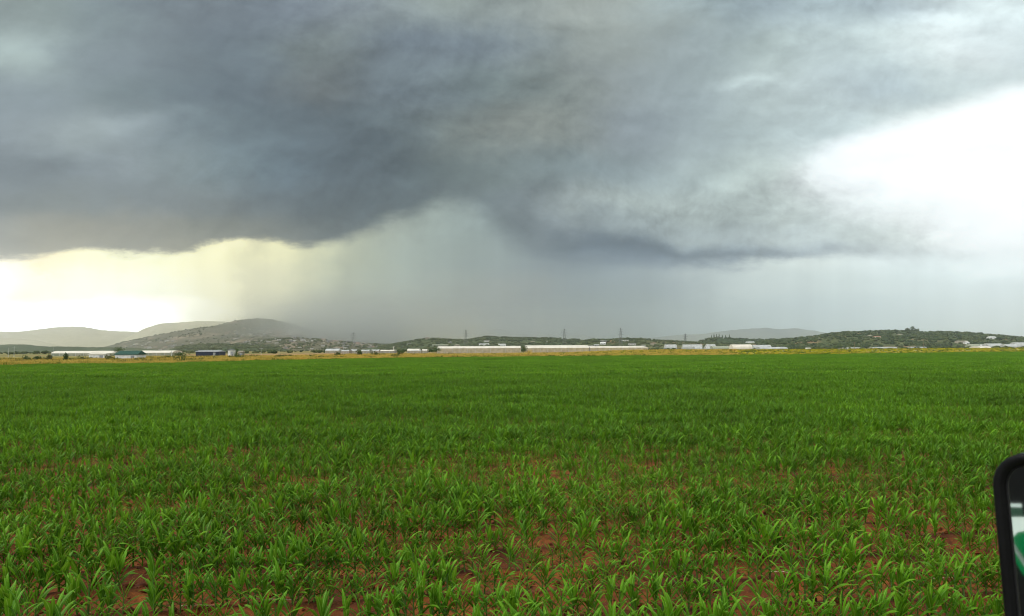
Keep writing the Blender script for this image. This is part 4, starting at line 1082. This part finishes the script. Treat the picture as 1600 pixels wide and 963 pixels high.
# dark cypress row far behind the white greenhouses
for k in range(22):
    px = 502 + k*2.1 + rr.uniform(-.5,.5)
    tree('cypress', 'small dark tree in the even row left of the nearest pylon', 'tree', px, 1400, 2.0, 4.6+rr.uniform(-.6,.6)+1.2, M_bush, 1200+k % 5, .1, cone=1.0, n=50, leaf=1.1, group='dark trees in an even row left of the nearest pylon')

# ------------------------------------------------------------------ side mirror of the vehicle the picture was taken from
M_blk = mat('black_plastic', (0.004,0.004,0.0042), 0.5, (0.006,0.006,0.0065), 40, bump=.15, bscale=400, spec=.10)
M_mir = mat('mirror_silver', (0.82,0.84,0.84), 0.03, metal=1.0)
MC = Vector((0,0,CAMZ)) + ray(1750, 958).normalized()*1.02
dv = ray(1590, 830).normalized(); rv = Vector((-0.965, -0.16, -0.20)).normalized()
mn = (rv - dv).normalized()                        # outward normal of the glass
upv = Vector((0,0,1)); u_ = upv.cross(mn).normalized(); v_ = mn.cross(u_).normalized()   # u_ points to image right
lean = Matrix.Rotation(R(3.0), 3, mn); u_ = lean @ u_; v_ = lean @ v_
if u_.dot(Vector((1,0,0))) < 0: u_ = -u_
MR = Matrix((u_, v_, mn)).transposed().to_4x4(); MR.translation = MC
def rrect(w, h, r, n_=6):
    pts = []
    for cx, cy, a0 in ((w/2-r, h/2-r, 0), (-w/2+r, h/2-r, 90), (-w/2+r, -h/2+r, 180), (w/2-r, -h/2+r, 270)):
        for k in range(n_+1): a = R(a0+90*k/n_); pts.append((cx+r*math.cos(a), cy+r*math.sin(a)))
    return pts
def loft(rings, cap0=True, cap1=True):
    vs, fs = [], []; n_ = len(rings[0][0])
    for pts, z in rings: vs += [(p[0], p[1], z) for p in pts]
    for j in range(len(rings)-1):
        for k in range(n_): fs.append((j*n_+k, j*n_+(k+1)%n_, (j+1)*n_+(k+1)%n_, (j+1)*n_+k))
    if cap0: fs.append(tuple(range(n_))[::-1])
    if cap1: fs.append(tuple((len(rings)-1)*n_+k for k in range(n_)))
    return vs, fs
MW, MHh = 0.215, 0.300
mt = bpy.data.objects.new('side_mirror', None); link(mt); mt.matrix_world = MR
mt['label'] = 'black side mirror cut by the right edge of the picture, reflecting green and white bodywork'; mt['category'] = 'side mirror'
v, f = loft([(rrect(MW-.012, MHh-.012, .034), -.070), (rrect(MW-.002, MHh-.002, .038), -.045), (rrect(MW, MHh, .038), -.010), (rrect(MW-.002, MHh-.002, .037), .002), (rrect(MW-.008, MHh-.008, .034), .005), (rrect(MW-.021, MHh-.021, .028), .003), (rrect(MW-.024, MHh-.024, .026), -.006)], True, True)
part('housing', mesh_from('housing', v, f, [M_blk], smooth=True), mt)
v, f = loft([(rrect(MW-.0245, MHh-.0245, .026), -.0058), (rrect(MW-.0245, MHh-.0245, .026), -.0030), (rrect(MW-.028, MHh-.028, .023), -.0025), (rrect(MW-.028, MHh-.028, .023), -.0050)], False, False)
part('glass_surround', mesh_from('glass_surround', v, f, [mat('dark_grey_trim', (0.015,0.015,0.016), .4)], smooth=True), mt)
v, f = loft([(rrect(MW-.0285, MHh-.0285, .023), -.0055), (rrect(MW-.0285, MHh-.0285, .023), -.0040)])
gl = part('mirror_glass', mesh_from('mirror_glass', v, f, [M_mir]), mt)
b = MB(); b.bar((MW/2-.02, .03, -.035), (MW/2+.28, .03, -.06), .014, n=10); b.bar((MW/2-.02, -.06, -.035), (MW/2+.28, -.06, -.06), .014, n=10)
part('arm', b.mesh('arm', [M_blk], True), mt)
# the vehicle's own flank, seen in the mirror: built where the reflected rays land
gp = MC - mn*.004
def refl(px, py, depth):
    d = ray(px, py).normalized(); q = Vector((0,0,CAMZ)); t = (gp-q).dot(mn)/d.dot(mn); hit = q+d*t
    r_ = d - mn*2*d.dot(mn); return hit + r_*depth, r_
M_vg = mat('green_vehicle_paint', (0.0005,0.13,0.035), .8, spec=.02); M_vw = mat('pale_vehicle_paint', (0.66,0.72,0.62), .4, (0.50,0.62,0.54), 3, spec=.1)
M_vd = mat('dark_cab_interior', (0.012,0.012,0.012), .8); M_vg2 = mat('dark_green_paint', (0.001,0.04,0.014), .6, spec=.08)
veh = thing('vehicle_body', 'green and white vehicle flank seen in the side mirror', 'vehicle', (0,0,0))
def panel(name, pts, depth, th, m, label=None, tilt=0.0022):
    vs = [refl(px, py, depth + (850-py)*tilt)[0] for px, py in pts]; r_ = refl(1590, 850, 1)[1]
    n_ = len(vs); vs2 = [q + r_*th for q in vs]
    part(name, mesh_from(name, vs+vs2, [tuple(range(n_)), tuple(range(n_, 2*n_))[::-1]]+[(k, (k+1)%n_, n_+(k+1)%n_, n_+k) for k in range(n_)], [m]), veh, label)
panel('cab_side', [(1500,560),(1830,560),(1830,1300),(1500,1300)], 2.10, .05, M_vd, None, 0.0)
panel('window_sill', [(1568,787),(1596,787),(1598,826),(1568,826)], 1.60, .03, M_vw, 'pale sill under the cab window')
panel('trim_strip', [(1566,792),(1597,793),(1600,808),(1566,808)], 1.57, .02, M_vg2)
panel('fender', [(1566,808),(1640,808),(1640,900),(1602,893),(1577,850),(1566,830)], 1.50, .03, M_vw, 'pale fender edge')
panel('green_panel', [(1580,842),(1590,832),(1640,822),(1640,880),(1603,876)], 1.47, .02, M_vg)
panel('lower_edge', [(1577,850),(1603,889),(1640,896),(1640,908),(1600,900),(1574,858)], 1.46, .02, M_vg)

# ------------------------------------------------------------------ haze and rain
def vol_mat(name, color, density, aniso, absorb=None):
    m = bpy.data.materials.new(name); m.use_nodes = True; nt = m.node_tree; nt.nodes.clear()
    o = nt.nodes.new('ShaderNodeOutputMaterial'); p = nt.nodes.new('ShaderNodeVolumePrincipled')
    p.inputs['Color'].default_value = (*color, 1); p.inputs['Density'].default_value = density; p.inputs['Anisotropy'].default_value = aniso
    nt.links.new(p.outputs[0], o.inputs['Volume']); return m
hz = MB(); S2 = 12800; hz.box(-S2, S2, -S2, S2, -5, 620)
ho = link(bpy.data.objects.new('haze', hz.mesh('haze', [vol_mat('haze_air', (0.93,0.95,0.98), 8.5e-5, .92)]))); ho['kind'] = 'stuff'
ho['label'] = 'thin damp haze over the plain'; ho['category'] = 'haze'

# falling rain: a dense shower standing in front of the hills, one body of air
def ellipsoid(b, c, r, n=20, m_=10):
    vs, fs = [], []
    for j in range(m_+1):
        th = math.pi*j/m_
        for k in range(n): a = 2*math.pi*k/n; vs.append((c[0]+r[0]*math.sin(th)*math.cos(a), c[1]+r[1]*math.sin(th)*math.sin(a), c[2]+r[2]*math.cos(th)))
    for j in range(m_):
        for k in range(n): fs.append((j*n+k, (j+1)*n+k, (j+1)*n+(k+1)%n, j*n+(k+1)%n))
    b.add(vs, fs)
def rain_mat(name, dens):
    m = bpy.data.materials.new(name); m.use_nodes = True; nt = m.node_tree; nt.nodes.clear()
    o = nt.nodes.new('ShaderNodeOutputMaterial'); p = nt.nodes.new('ShaderNodeVolumePrincipled')
    p.inputs['Color'].default_value = (.96, .97, .96, 1); p.inputs['Anisotropy'].default_value = .90
    tc = nt.nodes.new('ShaderNodeTexCoord'); ln = nt.nodes.new('ShaderNodeVectorMath'); ln.operation = 'LENGTH'
    nt.links.new(tc.outputs['Object'], ln.inputs[0]); r_ = V(nt, ln.outputs['Value'])
    core = mapr(r_, 1.0, 0.0, 0.0, 1.0, 'SMOOTHSTEP')
    mp = nt.nodes.new('ShaderNodeMapping'); mp.inputs['Scale'].default_value = (9, 2, .25); mp.inputs['Rotation'].default_value = (0, R(8), 0); nt.links.new(tc.outputs['Object'], mp.inputs[0])
    st_ = mapr(V(nt, noise_tex(nt, mp.outputs[0], 1.0, 3, .5)), .3, .7, .45, 1.55)
    nt.links.new((core*st_*dens).s, p.inputs['Density']); nt.links.new(p.outputs[0], o.inputs['Volume']); return m
b = MB(); ellipsoid(b, (0,0,0), (1,1,1)); em = b.mesh('rain_curtain', [])
for k, (px, D, rx, ry, rz, dn) in enumerate(((570, 4850, 1040, 480, 420, 8.5e-3), (800, 6300, 1300, 600, 460, 2.4e-3))):
    me = em.copy(); me.materials.append(rain_mat('falling_rain', dn))
    o = link(bpy.data.objects.new('rain_curtain', me)); o['kind'] = 'stuff'; o.location = ((px-800)/F*D, D, 30); o.scale = (rx, ry, rz)
    o['label'] = ('grey curtain of falling rain hiding the right side of the village hill', 'grey curtain of rain in front of the mountain in the middle')[k]; o['category'] = 'rain'
